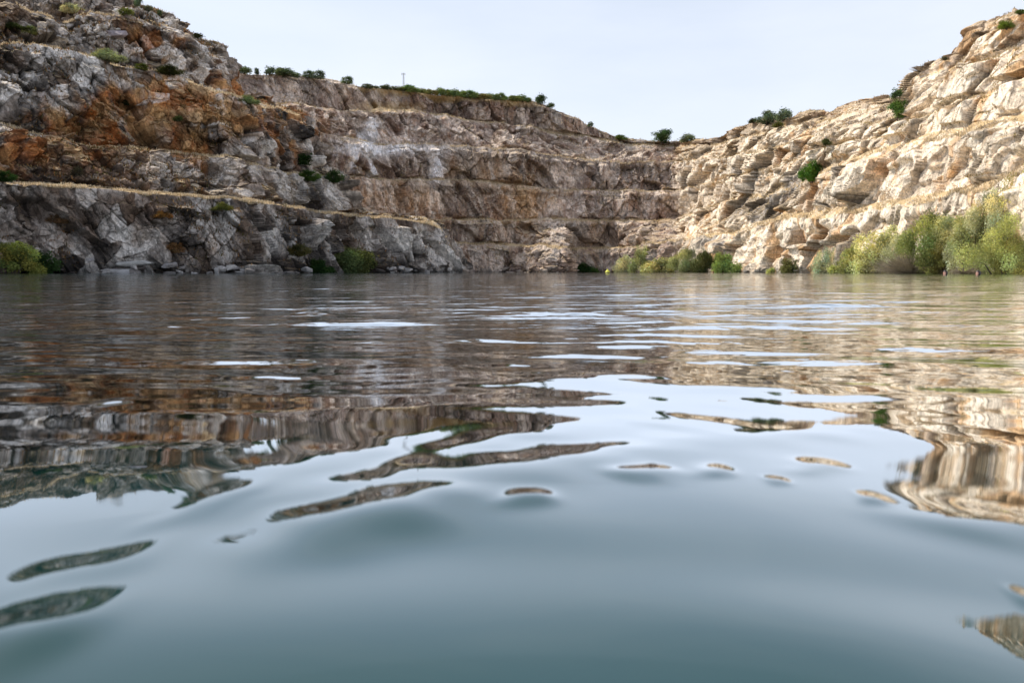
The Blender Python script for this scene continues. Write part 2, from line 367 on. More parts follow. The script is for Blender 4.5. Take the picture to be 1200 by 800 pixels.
rY = [(255, 84), (275, 85), (300, 88), (340, 88), (380, 93), (400, 98), (430, 102), (470, 105), (500, 109), (560, 114), (625, 119), (640, 124), (660, 134), (680, 143), (700, 152), (721, 160), (743, 166), (790, 166), (834, 164), (850, 156), (865, 149), (890, 140), (934, 138), (948, 134), (976, 132), (1002, 122), (1040, 116), (1066, 113), (1074, 87), (1090, 78), (1121, 68), (1132, 50), (1142, 33), (1170, 21), (1198, 12), (1250, -10), (1360, -100)]
foot = P(px, 326 + 0 * px, C(footY, 2)); foot[:, 2] = -2.5
m = C(M, 2)
ak = P(px, C(aY, 2), C(footY, 2) + C([(255, 2), (800, 2.5), (900, 3), (1360, 3)]))
akb = tread_back(ak, C([(255, 2.5), (740, 3), (800, 7), (900, 5), (1360, 4)]), C([(255, .4), (800, .5), (900, 1.3), (1360, 1.1)]))
rt = C([(255, 0), (800, 0), (960, 1), (1360, 1)])
bk = P(px, C(bY, 2), m + 2 + 1 * rt); bkb = tread_back(bk, 3.0 + 1.0 * rt, 0.4 + 1.1 * rt)
ck = P(px, C(cY, 2), m + 7 + 1.5 * rt); ckb = tread_back(ck, 2.6 - 1.3 * rt, 0.4)
dk_ = P(px, C(dY, 2), m + 11.5 + 2 * rt); dkb = tread_back(dk_, 2.4 - 1.3 * rt, 0.4)
ek = P(px, C(eY, 2), m + 16 + C([(255, 0), (1055, 14), (1075, 2), (1360, 2)])); ekb = tread_back(ek, C([(255, 5), (420, 8), (600, 5), (720, 2), (1360, 2.0)]), 0.8)
rk = P(px, C(rY, 1), m + 25 + C([(255, 0), (420, 4), (800, 0), (900, 10), (1060, 24), (1075, 1), (1360, 2)])); rkb = tread_back(rk, 50 + 0 * px, -2.0)
keys = [foot, ak, akb, bk, bkb, ck, ckb, dk_, dkb, ek, ekb, rk, rkb]
keys = [rough_edge(k, i + 40, 0.6) if i in (1, 3, 5, 7, 9) else k for i, k in enumerate(keys)]
def tint_back(PX, V, W, SEG, d, vv):
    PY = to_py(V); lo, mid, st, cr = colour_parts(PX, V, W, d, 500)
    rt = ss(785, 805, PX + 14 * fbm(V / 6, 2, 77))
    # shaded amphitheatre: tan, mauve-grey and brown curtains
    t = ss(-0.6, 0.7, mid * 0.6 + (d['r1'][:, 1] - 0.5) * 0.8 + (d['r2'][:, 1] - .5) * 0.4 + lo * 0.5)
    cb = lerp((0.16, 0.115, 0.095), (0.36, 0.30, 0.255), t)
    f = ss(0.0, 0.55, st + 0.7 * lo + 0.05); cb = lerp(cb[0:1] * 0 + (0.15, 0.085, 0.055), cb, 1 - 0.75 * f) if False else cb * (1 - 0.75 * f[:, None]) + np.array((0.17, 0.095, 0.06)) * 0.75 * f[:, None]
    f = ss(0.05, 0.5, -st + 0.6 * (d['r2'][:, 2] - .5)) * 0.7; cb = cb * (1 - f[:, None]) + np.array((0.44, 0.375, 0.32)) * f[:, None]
    och = blob(PX, PY, 615, 240, 30, 32) + blob(PX, PY, 560, 205, 50, 20) * .6 + blob(PX, PY, 700, 280, 50, 18) * .4 + blob(PX, PY, 470, 235, 60, 25) * .5
    f = np.clip(och * (0.8 + st), 0, 1) * 0.7; cb = cb * (1 - f[:, None]) + np.array((0.34, 0.21, 0.095)) * f[:, None]
    pal = blob(PX, PY, 650, 280, 16, 30) * 1.1 + blob(PX, PY, 340, 105, 60, 12) * .6 + blob(PX, PY, 440, 160, 40, 16) * .5 + blob(PX, PY, 740, 210, 60, 40) * .4 + blob(PX, PY, 655, 205, 50, 14) * .5
    f = np.clip(pal * (0.7 + mid), 0, 1) * 0.75; cb = cb * (1 - f[:, None]) + np.array((0.50, 0.45, 0.41)) * f[:, None]
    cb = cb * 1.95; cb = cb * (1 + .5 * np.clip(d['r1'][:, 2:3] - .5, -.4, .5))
    gy = cb.mean(1, keepdims=True) * np.array((1.10, 1.0, .95)); cb = cb * .88 + gy * .12
    lev = np.array([1.0, 1, .92, 1, 1.1, 1, .9, 1, 1.12, 1, .98, 1, 1]); cb = cb * lev[np.minimum(SEG, 12)][:, None]
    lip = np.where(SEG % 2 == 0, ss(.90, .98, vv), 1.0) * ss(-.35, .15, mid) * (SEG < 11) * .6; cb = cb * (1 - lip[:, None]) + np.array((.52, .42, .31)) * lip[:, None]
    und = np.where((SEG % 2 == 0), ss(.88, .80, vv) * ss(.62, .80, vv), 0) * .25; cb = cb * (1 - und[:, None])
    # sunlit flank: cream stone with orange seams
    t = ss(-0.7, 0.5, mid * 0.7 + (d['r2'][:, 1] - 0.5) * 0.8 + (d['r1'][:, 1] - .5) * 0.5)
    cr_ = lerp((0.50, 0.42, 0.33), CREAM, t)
    f = ss(0.12, 0.55, st + 0.55 * lo + 0.3 * (d['r2'][:, 2] - .5) + 0.30 * (ss(1060, 1130, PX) * (1 - ss(70, 140, PY)))) * 0.85
    cr_ = cr_ * (1 - f[:, None]) + np.array((0.56, 0.33, 0.15)) * f[:, None]
    dr = fbm(np.stack([V[:, 1] / .9 + .25 * V[:, 2], V[:, 0] * 0, V[:, 2] / 14], -1), 3, 611); f = ss(.15, .5, dr + .35 * lo) * (SEG < 4) * .7
    cr_ = cr_ * (1 - f[:, None]) + np.array((0.60, 0.34, 0.15)) * f[:, None]
    f = ss(0.3, 0.65, -lo - 0.3 * st + 0.8 * blob(PX, PY, 900, 246, 30, 16) + 0.5 * blob(PX, PY, 935, 215, 20, 24) + 0.7 * blob(PX, PY, 845, 285, 26, 9)) * 0.75
    cr_ = cr_ * (1 - f[:, None]) + np.array((0.27, 0.25, 0.24)) * f[:, None]
    upb = ss(14, 2, PY - np.interp(PX, [a for a, b in rY], [b for a, b in rY])) * ss(780, 840, PX)
    f = upb * 0.6; cr_ = cr_ * (1 - f[:, None]) + np.array((0.25, 0.15, 0.08)) * f[:, None]
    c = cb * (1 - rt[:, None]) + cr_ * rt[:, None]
    # lime wash running down the wall below a ledge
    jit = 2.2 * fbm(np.stack([V[:, 0] * 0 + 3, V[:, 1] * 0, V[:, 2] / 2.2], -1), 3, 91)
    x = PX + jit
    top = ss(138, 150, PY) * (1 - ss(200, 212, PY))
    f = 1.3 * np.exp(-((x - 434) / 4.8) ** 2) * top + np.exp(-((x - 430 + (PY - 150) * 0.25) / 5.5) ** 2) * ss(138, 160, PY) * (1 - ss(176, 190, PY)) * .85 + np.exp(-((x - 408) / 2.4) ** 2) * ss(168, 176, PY) * (1 - ss(192, 206, PY)) * .5
    f += np.exp(-((PY - 176) / 7) ** 2) * blob(PX, PY, 450, 176, 60, 30) * .5 + blob(PX, PY, 510, 196, 8, 16) * .6
    f = np.clip(f * (1.7 + 1.0 * st + 0.3 * mid), 0, 1)
    c = c * (1 - f[:, None]) + np.array((1.0, 0.98, 1.0)) * f[:, None] * 1.15
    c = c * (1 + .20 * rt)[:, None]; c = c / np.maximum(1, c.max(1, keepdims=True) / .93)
    wet = (1 - ss(0.15, 0.9, V[:, 2] + 0.5 * mid)) * (1 - 0.25 * rt)
    c *= (1 - 0.55 * wet)[:, None]
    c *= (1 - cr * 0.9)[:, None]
    grass = np.where(SEG % 2 == 1, 1.0, 0.5) * np.where(rt > .5, 1.0, 0.85)
    gs = np.where(SEG == 10, ss(.66, .95, vv + .12 * mid), 0) * ss(395, 440, PX) * (1 - ss(600, 650, PX)) + blob(PX, PY, 452, 126, 34, 6) * .9 + np.where(SEG % 2 == 1, 1, 0) * rt * .35 * ss(-.2, .4, lo + .3)
    gs = np.clip(gs * (.9 + mid), 0, 1); grass = np.where(gs > .15, 1 + gs, grass)
    return c, grass
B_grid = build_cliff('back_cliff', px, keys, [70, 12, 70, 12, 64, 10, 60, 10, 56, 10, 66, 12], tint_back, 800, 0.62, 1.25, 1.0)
print('cliffs done')

# ------------------------------------------------------------------ ground beyond the quarry rim
def ground():
    n = 96; rr = [430, 700, 1500, 4000, 8000]
    a = np.linspace(0, 2 * math.pi, n, endpoint=False); V = []
    for t in a:
        for i, r in enumerate(rr): V.append((r * math.cos(t), 60 + r * math.sin(t), -0.4 + 0.6 * (i > 0)))
    m = simple_mat('dry_ground', (0.30, 0.22, 0.12), 0.95, 0.4, 0.05)
    o = link('ground', mesh_np('ground', np.array(V), grid_quads(n, len(rr), True), m)); tag(o, kind='structure')
ground()

# ------------------------------------------------------------------ water
#   a swell is (x, distance, half width across, half length along the view, steepness, skew)
SWELLS = []
def long_swell(X, Y):
    sx = .018 + .005 * np.exp(-((X + .21) / .12) ** 2) - .010 * np.exp(-((X - .17) / .12) ** 2)
    return -sx * .10 * np.logaddexp(0, -(Y - .84) / .10)
def swell_at(pxx, pyy, wpx, hpx, tilt, need, near_side, over):
    """a small hump; its near side (or its far side) stands at this bearing, steep enough to turn the mirror by `need`"""
    a_px = hpx / 1.25
    cy = pyy - 1.0 * a_px if near_side else pyy + 1.0 * a_px
    d0 = CAM_H * F / (pyy - 318.5); d = CAM_H * F / (cy - 318.5)
    X0 = (pxx - 600) / F * d0; X = X0
    base = (long_swell(np.array([X0]), np.array([d0 + 1e-4])) - long_swell(np.array([X0]), np.array([d0])))[0] / 1e-4
    k = (need - base) * over / .607
    k = max(k, .02) if near_side else max(-k, .03)
    SWELLS.append((X, d, wpx * d0 / F * 0.5 / .75, a_px * d0 * d0 / (CAM_H * F), k, 6.67 * d0 * tilt))
# near faces that mirror the sky
for q in [(362, 371, 40, 4, 0, .092), (422, 381, 112, 4, 0, .082), (208, 384, 32, 3, 0, .12), (640, 371, 128, 5, 0, .074), (562, 400, 62, 4, 0, .064), (770, 367, 70, 4, 0, .055),
          (314, 443, 60, 6, .02, .053), (588, 430, 84, 5, .02, .046), (640, 439, 62, 4, 0, .037), (128, 473, 30, 3, 0, .084), (885, 386, 215, 6, .01, .058), (758, 394, 90, 4, 0, .06), (735, 406, 66, 4, 0, .06), (815, 403, 130, 4, 0, .058),
          (712, 418, 110, 5, 0, .045), (835, 427, 100, 6, 0, .04), (690, 449, 190, 12, .06, .0185), (932, 436, 58, 7, 0, .032), (1075, 408, 50, 4, 0, .05), (965, 423, 70, 4, 0, .045), (1005, 360, 80, 3, 0, .07),
          (810, 468, 120, 14, .06, .012), (940, 478, 150, 12, 0, .015), (690, 468, 40, 3, 0, .015), (1000, 497, 120, 12, .05, .010)]:
    swell_at(q[0], q[1], q[2] * .9, q[3] * (.42 if q[1] < 445 else .8), q[4], q[5], True, 1.12)
# far faces that mirror the rock inside the bright part
for q in [(378, 525, 100, 14, .20, .004), (252, 568, 40, 15, .30, .010), (120, 640, 70, 18, .30, .004), (14, 716, 80, 34, .12, -.045), (442, 583, 118, 22, .14, -.050),
          (575, 536, 290, 14, .09, -.0115), (556, 514, 90, 10, .2, .0012), (754, 549, 40, 7, 0, -.045), (832, 547, 30, 5, .2, -.042), (614, 575, 34, 7, .03, -.07), (946, 541, 38, 6, .05, -.025),
          (898, 559, 18, 4, 0, -.037), (1024, 576, 18, 6, 0, -.035), (1165, 597, 110, 22, -.06, -.018), (1199, 690, 16, 10, 0, -.03), (795, 488, 60, 10, 0, .0), (930, 500, 190, 9, .05, .0)]:
    swell_at(*q, False, 1.7)
def water_height(X, Y):
    D = np.hypot(X, Y); H = np.zeros_like(X); g = np.random.default_rng(21)
    ZA = np.interp(D, [0, .3, .45, .55, .95, 1.3, 2.2, 4.0, 8], [1.25, 1.25, .6, .16, .30, .8, 1.25, 1.1, .75])
    for k in range(52):
        lam = 0.07 * (0.9 / 0.07) ** (k / 51)
        th = g.normal(0.12 if lam < .3 else .5, 0.20 if lam < .3 else .38)
        kk = 2 * math.pi / lam; kx, ky = math.sin(th) * kk, math.cos(th) * kk
        slope = 0.0085 * (lam / 0.5) ** 0.10 * (1.0 if lam < .45 else .6)
        fade = np.clip(1.6 - D * 0.018 / lam, 0, 1)      # the shader carries the short ones on
        if lam < .16: fade = fade * ss(.45, .9, D)
        warp = 0.12 * np.sin(X * 2.1 + k) + 0.10 * np.sin(Y * 1.7 + 2 * k)
        H += slope / kk * np.sin(kx * X + ky * Y + g.uniform(0, 6.28) + warp * kk * 0.35) * fade * ZA
    H += long_swell(X, Y)
    for lam, th, ph in ((.155, .75, .4), (.23, .55, 2.1), (.34, 1.0, 4.0), (.115, .35, 1.0)):      # soft undulation close in
        kk = 2 * math.pi / lam; H += .0105 / kk * np.sin(kk * (math.sin(th) * X + math.cos(th) * Y) + ph + .8 * np.sin(5 * X + ph)) * (1 - ss(.42, .62, D))
    # the outlines of the swells wander a little
    Xw = X + (.012 * np.sin(Y * 31 + 1.3 * np.sin(X * 17)) + .006 * np.sin(Y * 83 + X * 51)) * np.clip(D, .3, .85); Yw = Y + (.010 * np.sin(X * 37 + 1.1 * np.sin(Y * 23)) + .006 * np.sin(X * 97 + Y * 41)) * np.clip(D, .3, .85) ** 2
    for (cx, cy, wx, ly, k, sk) in SWELLS:
        u = (Xw - cx) / wx; vv = (Yw - cy - sk * (Xw - cx)) / ly
        H += k * ly * np.exp(-0.5 * np.abs(u) ** 2.6 - 0.5 * vv * vv)
    return H
def water():
    ang_f = np.linspace(R(-41), R(41), 900)
    ang_s = np.linspace(R(41), R(319), 70)[1:-1]
    ang = np.concatenate([ang_f, ang_s])
    r = [0.10]
    while r[-1] < 480:
        x = r[-1]; r.append(x * (1.0042 if x < 14 else (1.012 if x < 60 else 1.05)))
    r = np.array(r); nr = len(r); nc = len(ang)
    A, Rr = np.meshgrid(ang, r, indexing='ij')
    X = (np.sin(A) * Rr).ravel(); Y = (np.cos(A) * Rr).ravel()
    H = water_height(X, Y)
    V = np.stack([X, Y, H], -1)
    m = MT('lake_water_surface'); geo = m.n('ShaderNodeNewGeometry'); tc = m.n('ShaderNodeTexCoord')
    ob = tc.outputs['Object']
    ln = m.n('ShaderNodeVectorMath'); ln.operation = 'LENGTH'; m.l(geo.outputs['Position'], ln.inputs[0]); dist = ln.outputs['Value']
    def bump(scale, sx, strength, dist_m, prev=None, fade=None, detail=3):
        mp = m.n('ShaderNodeMapping'); mp.inputs['Scale'].default_value = (sx, 1, 1); mp.inputs['Rotation'].default_value = (0, 0, 0.12); m.l(ob, mp.inputs[0])
        b = m.n('ShaderNodeBump'); b.inputs['Distance'].default_value = dist_m
        m.l(m.noise(mp.outputs[0], scale, detail, 0.5), b.inputs['Height'])
        if fade is None: b.inputs['Strength'].default_value = strength
        else: m.l(m.math('MULTIPLY', fade, strength), b.inputs['Strength'])
        if prev: m.l(prev, b.inputs['Normal'])
        return b.outputs[0]
    mr = m.n('ShaderNodeMapRange'); mr.inputs[1].default_value = 0.9; mr.inputs[2].default_value = 3.2; m.l(dist, mr.inputs[0])
    mr2 = m.n('ShaderNodeMapRange'); mr2.inputs[1].default_value = 5; mr2.inputs[2].default_value = 18; m.l(dist, mr2.inputs[0])
    n = bump(16.0, 0.3, 1.0, 0.0045, None, mr.outputs[0])
    n = bump(6.0, 0.3, 1.0, 0.012, n, mr.outputs[0])
    n = bump(1.6, 0.35, 1.0, 0.042, n, mr2.outputs[0])
    fr = m.n('ShaderNodeFresnel'); fr.inputs['IOR'].default_value = 1.333; m.l(n, fr.inputs['Normal'])
    fac = m.math('MINIMUM', m.math('MULTIPLY', m.math('POWER', fr.outputs[0], 1.25), 4.5), 0.96)
    gl = m.n('ShaderNodeBsdfGlossy'); gl.inputs['Roughness'].default_value = 0.02; m.l(n, gl.inputs['Normal'])
    gl.inputs['Color'].default_value = (0.93, 0.965, 1.0, 1)
    df = m.n('ShaderNodeBsdfDiffuse'); df.inputs['Color'].default_value = (0.002, 0.034, 0.033, 1)
    mx = m.n('ShaderNodeMixShader'); m.l(fac, mx.inputs[0]); m.l(df.outputs[0], mx.inputs[1]); m.l(gl.outputs[0], mx.inputs[2])
    m.l(mx.outputs[0], m.out.inputs[0])
    Q = grid_quads(nc, nr, True)
    # centre disc under the camera
    V = np.concatenate([V, [[0, 0, 0]]]); ci = len(V) - 1
    me = mesh_np('lake_water', V, Q, m.m, True)
    o = link('lake_water', me); tag(o, kind='structure')
water()
print('water done')

# ------------------------------------------------------------------ where things stand on the cliffs
def proj(V):
    y = V[..., 1]; z = V[..., 2] - CAM_H; x = V[..., 0]
    dpt = y * CP - z * SP
    return 600 + x / dpt * F, 400 - (z * CP + y * SP) / dpt * F
GR = []
for (V2, sid, N, PXg) in (L_grid, B_grid):
    a, b = proj(V2); keep = V2[..., 2].ravel() > -0.3
    GR.append(np.stack([a.ravel(), b.ravel()], -1)[keep]); GR.append(V2.reshape(-1, 3)[keep])
SURF = np.concatenate([GR[0], GR[2]]); SURV = np.concatenate([GR[1], GR[3]])
def stand(pxx, pyy, rad=2.2):
    """terrain point seen at this bearing and height; the nearest face wins, on its near side"""
    while True:
        k = (abs(SURF[:, 0] - pxx) < rad) & (abs(SURF[:, 1] - pyy) < rad)
        if k.any():
            v = SURV[k]; return v[np.argmin(v[:, 1])].copy()
        rad *= 1.6

# ------------------------------------------------------------------ foliage
def leaf_material(name, trans=0.3):
    m = MT(name); oi = m.n('ShaderNodeObjectInfo'); at = m.n('ShaderNodeAttribute'); at.attribute_name = 'tint'
    tc = m.n('ShaderNodeTexCoord')
    c = m.mix(1.0, oi.outputs['Color'], at.outputs['Color'], 'MULTIPLY')
    c = m.mix(1.0, c, m.ramp(m.noise(tc.outputs['Object'], 5.0, 3), (0.3, 1.0), (0.7, 1.6)), 'MULTIPLY')
    d = m.n('ShaderNodeBsdfDiffuse'); t = m.n('ShaderNodeBsdfTranslucent'); g = m.n('ShaderNodeMixShader'); g.inputs[0].default_value = trans
    m.l(c, d.inputs[0]); m.l(m.mix(1.0, c, (1.1, 1.15, 0.6), 'MULTIPLY'), t.inputs[0]); m.l(d.outputs[0], g.inputs[1]); m.l(t.outputs[0], g.inputs[2])
    m.l(g.outputs[0], m.out.inputs[0]); return m.m
LEAF = leaf_material('leaves'); BARK = simple_mat('bark', (0.12, 0.09, 0.065), 0.9, 0.5, 20)
TWIG = leaf_material('dry_twigs', 0.1)

def crown_arrays(seed, style, n, leaf):
    g = np.random.default_rng(seed)
    if style == 'round': nl = 26
    elif style == 'low': nl = 22
    else: nl = 34
    L = []
    while len(L) < nl:
        u = g.uniform(-1, 1, 3)
        if style == 'round':
            c = np.array([u[0] * .38, u[1] * .38, 0.44 + u[2] * .40]); r = g.uniform(.12, .21)
            if ((c[0] / .38) ** 2 + (c[1] / .38) ** 2 + ((c[2] - .44) / .42) ** 2) > 1: continue
            q = (r, r, r * .85)
        elif style == 'low':
            c = np.array([u[0] * .42, u[1] * .36, 0.10 + abs(u[2]) * .62]); r = g.uniform(.10, .19)
            if ((c[0] / .45) ** 2 + (c[1] / .4) ** 2 + (c[2] / .74) ** 2) > 1: continue
            q = (r, r, r * 1.2)
        else:   # willow: feathery upright plumes over a wide skirt
            c = np.array([u[0] * .43, u[1] * .38, 0.06 + abs(u[2]) ** .9 * .76]); r = g.uniform(.075, .17)
            if (abs(c[0]) / .47) ** 2 + (abs(c[1]) / .42) ** 2 + (c[2] / .86) ** 2.6 > 1: continue
            q = (r * .85, r * .85, r * 1.35)
        L.append((c, q, g.uniform(.45, 1.35), g.normal(0, .5)))
    w = np.array([q[0] * q[1] ** .5 * q[2] for _, q, _, _ in L]); w /= w.sum()
    pick = g.choice(nl, n, p=w)
    ctr = np.array([L[i][0] for i in range(nl)])[pick]; rad = np.array([L[i][1] for i in range(nl)])[pick]
    tone = np.array([L[i][2] for i in range(nl)])[pick]; hue = np.array([L[i][3] for i in range(nl)])[pick]
    d = g.normal(size=(n, 3)); d /= np.linalg.norm(d, axis=1, keepdims=True)
    rr = g.uniform(0.25, 1.12, n) ** 0.6
    # sprays: clump leaves around sub-centres so the outline breaks up
    p = ctr + d * rr[:, None] * rad
    sub = g.normal(size=(n // 9 + 1, 3)) * leaf * 1.6
    p += sub[g.integers(0, len(sub), n)] * 0.7
    p[:, 2] = np.maximum(p[:, 2], 0.005)
    a = g.normal(size=(n, 3)); a[:, 2] = abs(a[:, 2]) * .9 + (0.5 if style == 'willow' else 0); a /= np.linalg.norm(a, axis=1, keepdims=True)
    b = np.cross(a, g.normal(size=(n, 3))); b /= np.linalg.norm(b, axis=1, keepdims=True)
    s = leaf * g.uniform(.55, 1.3, n)[:, None]
    asp = .34 if style == 'willow' else .5
    V = np.stack([p - a * s, p + b * s * asp, p + a * s, p - b * s * asp], 1).reshape(-1, 3)
    t = tone * g.uniform(.7, 1.3, n); h = hue + g.normal(0, .3, n)
    col = np.stack([t * (1 + .18 * h), t, t * (1 - .12 * h)], -1).clip(0.1, 2.5)
    return V, np.arange(4 * n).reshape(n, 4), np.repeat(col, 4, 0), ctr
def twig_arrays(seed, n, wd):
    g = np.random.default_rng(seed)
    a = g.normal(size=(n, 3)) * (.55, .55, .3); a[:, 2] = abs(a[:, 2]) + .35; a /= np.linalg.norm(a, axis=1, keepdims=True)
    st = g.uniform(0, .45, n)[:, None]; ln = g.uniform(.18, .5, n)[:, None]
    p0 = a * st + g.normal(size=(n, 3)) * (.10, .10, .02); p0[:, 2] = abs(p0[:, 2]); p1 = p0 + (a + g.normal(size=(n, 3)) * .28) * ln; p1[:, 2] = abs(p1[:, 2])
    s = np.cross(a, g.normal(size=(n, 3))); s /= np.linalg.norm(s, axis=1, keepdims=True); s *= wd
    V = np.stack([p0 - s, p0 + s, p1 + s * .3, p1 - s * .3], 1).reshape(-1, 3)
    c = np.repeat(g.uniform(.6, 1.4, n)[:, None] * np.ones(3), 4, 0)
    return V, np.arange(4 * n).reshape(n, 4), c
def tube(V, Q, p0, p1, r0, r1, n=6, mid=None):
    pts = [np.array(p0, float), np.array(p1, float)] if mid is None else [np.array(p0, float), np.array(mid, float), np.array(p1, float)]
    rs = np.linspace(r0, r1, len(pts)); base = len(V)
    d = pts[-1] - pts[0]; d /= np.linalg.norm(d); u = np.cross(d, (0.3, 1, 0.2)); u /= np.linalg.norm(u); v = np.cross(d, u)
    for p, r in zip(pts, rs):
        for k in range(n):
            t = 2 * math.pi * k / n; V.append(p + (u * math.cos(t) + v * math.sin(t)) * r)
    for i in range(len(pts) - 1):
        for k in range(n):
            Q.append((base + i * n + k, base + i * n + (k + 1) % n, base + (i + 1) * n + (k + 1) % n, base + (i + 1) * n + k))
CACHE = {}
def plant_meshes(style, level, var):
    key = (style, level, var)
    if key in CACHE: return CACHE[key]
    n, leaf = {'xl': (26000, .0135), 'l': (12000, .021), 'm': (4200, .038), 's': (1200, .07), 'xs': (380, .12)}[level]
    seed = hash((level, var)) % 1000 + var * 31 if False else {'xl': 1, 'l': 2, 'm': 3, 's': 4, 'xs': 5}[level] * 100 + var * 7 + {'round': 0, 'low': 1, 'willow': 2, 'twig': 3}[style]
    if style == 'twig':
        V, Q, c = twig_arrays(seed, n // 2, leaf * .12); ctr = np.zeros((0, 3)); mat = TWIG
    else:
        V, Q, c, ctr = crown_arrays(seed, style, n, leaf); mat = LEAF
    fol = mesh_np('foliage', V, Q, mat, False, c)
    TV, TQ = [], []
    g = np.random.default_rng(seed)
    if style == 'round':
        tube(TV, TQ, (0, 0, -.12), (.01, 0, .34), .035, .024, mid=(.012, .01, .1))
        for c0 in ctr[g.choice(len(ctr), 7, replace=False)]: tube(TV, TQ, (.01, 0, .26), c0, .018, .005, 5, mid=c0 * .5 + np.array([0, 0, .15]))
    else:
        k = 9 if len(ctr) else 12
        tg = ctr[g.choice(len(ctr), k, replace=False)] if len(ctr) else g.uniform(-.35, .35, (k, 3)) * (1, 1, 0) + np.array([0, 0, .6])
        for c0 in tg: tube(TV, TQ, (c0[0] * .12, c0[1] * .12, -.10), c0, .014, .004, 5, mid=(c0[0] * .45, c0[1] * .45, c0[2] * .55))
    stem = mesh_np('stems', np.array(TV), np.array(TQ), BARK, True)
    CACHE[key] = (fol, stem); return CACHE[key]

def plant(name, label, cat, pxx, base, wpx, hpx, style, colour, group=None, var=0, depth=None, fwd=0.0, at=None):
    p = stand(pxx, at if at is not None else min(base, 317)) if depth is None else P(pxx, base, depth)
    Yd = p[1]; sc_ = Yd / F
    if depth is None:
        q = P(pxx, base, Yd); p = q
    p[:2] -= p[:2] / np.linalg.norm(p[:2]) * fwd
    level = 'xl' if wpx > 85 else ('l' if wpx > 44 else ('m' if wpx > 20 else ('s' if wpx > 9 else 'xs')))
    f, s = plant_meshes(style, level, var % 3)
    root = empty(name, Vector(p)); tag(root, label, cat, group)
    for nm, me in (('foliage' if style != 'round' else 'crown', f), ('stems' if style != 'round' else 'trunk', s)):
        o = bpy.data.objects.new(nm, me); COL.objects.link(o); o.parent = root
        o.color = (*colour, 1)
    root.scale = (wpx * sc_, wpx * sc_ * .8, hpx * sc_); root.rotation_euler = (0, 0, random.uniform(0, 0.7) + (3.14 if var % 2 else 0))
    return root

OLIVE = (0.075, 0.085, 0.035); DKG = (0.022, 0.045, 0.014); MID = (0.05, 0.09, 0.022); YEL = (0.28, 0.265, 0.09); WIL = (0.44, 0.43, 0.21)
SAGE = (0.44, 0.43, 0.28); BRI = (0.045, 0.12, 0.018); LIME = (0.40, 0.41, 0.16); GRY = (0.23, 0.19, 0.15); GOLD = (0.30, 0.28, 0.10); BRN = (0.14, 0.075, 0.035)
sh = 'shrub'
SR = 'green bushes along the right shore'
# right shore, from the right edge inwards
plant('willow_bush', 'largest feathery olive green willow, rising highest at the right edge of the photo', 'bush', 1190, 321, 100, 128, 'willow', WIL, SR, 0, fwd=2.5)
plant('willow_bush', 'loose pale green willow climbing the rock just left of the tallest willow', 'bush', 1142, 300, 60, 60, 'willow', (0.25, .26, .12), SR, 1, fwd=2.2, at=290)
plant('willow_bush', 'broad sunlit yellow-green willow low at the right edge, behind the second swimmer', 'bush', 1172, 322, 96, 68, 'willow', LIME, SR, 2, fwd=3)
plant('willow_bush', 'pale grey-green bush behind the gap between the two swimmers', 'bush', 1130, 322, 56, 62, 'willow', SAGE, SR, 0, fwd=1)
plant('willow_bush', 'low golden-yellow bush directly behind the first swimmer', 'bush', 1104, 322, 56, 40, 'willow', GOLD, SR, 1, fwd=2.5)
plant('dead_bush', 'leafless grey-brown twiggy bush at the waterline left of the swimmers', 'dead bush', 1070, 323, 66, 34, 'twig', GRY, None, 0, fwd=3.0)
plant('dead_bush', 'small bare greyish bush at the waterline under the willow between the swimmers', 'dead bush', 1134, 322, 30, 12, 'twig', GRY, None, 1, fwd=5.0)
plant('willow_bush', 'tall mid-green bush rising behind the leafless grey bush', 'bush', 1086, 312, 76, 66, 'willow', (0.23, .26, .10), SR, 2, fwd=1.5, at=306)
plant('willow_bush', 'wide yellow-green bush immediately left of the leafless grey bush', 'bush', 1038, 322, 84, 62, 'willow', WIL, SR, 1, fwd=1)
plant('willow_bush', 'bright yellow low bush in front of the wide yellow-green bush, left of the leafless bush', 'bush', 1026, 323, 36, 34, 'low', YEL, SR, 0, fwd=3)
plant('willow_bush', 'smaller green bush at the left end of the large thicket on the right shore', 'bush', 1002, 322, 44, 38, 'willow', (0.28, .29, .12), SR, 0, fwd=1)
plant('willow_bush', 'upright pale green bush standing alone against a dark cleft on the right shore', 'bush', 966, 322, 30, 34, 'willow', SAGE, SR, 2, fwd=1)
plant('willow_bush', 'low lime green bush at the foot of the lone upright pale bush', 'bush', 978, 323, 20, 15, 'low', LIME, SR, 2, fwd=2)
plant('willow_bush', 'rounded olive bush at the foot of the streaked cream rock on the right shore', 'bush', 926, 322, 28, 25, 'low', (0.15, .15, .06), SR, 1, fwd=1)
plant('willow_bush', 'tiny bright green tuft of a bush at the waterline where the right thicket has ended', 'bush', 903, 322, 11, 9, 'low', LIME, SR, 0, fwd=1)
plant('willow_bush', 'feathery pale bush halfway up the bank, above the leafless grey bush', 'bush', 1112, 296, 60, 44, 'willow', WIL, SR, 0, fwd=1.5, at=290)
plant('willow_bush', 'soft sage bush filling the gap right of the lone upright bush', 'bush', 984, 320, 40, 30, 'willow', SAGE, SR, 1, fwd=.5)
plant('willow_bush', 'sage green bush on the slope directly above the second swimmer', 'bush', 1158, 282, 66, 58, 'willow', SAGE, SR, 2, fwd=1.5, at=276)
plant('willow_bush', 'dusty pale bush between the wide yellow-green bush and the leafless one', 'bush', 1058, 316, 60, 44, 'willow', SAGE, SR, 0, fwd=.5)
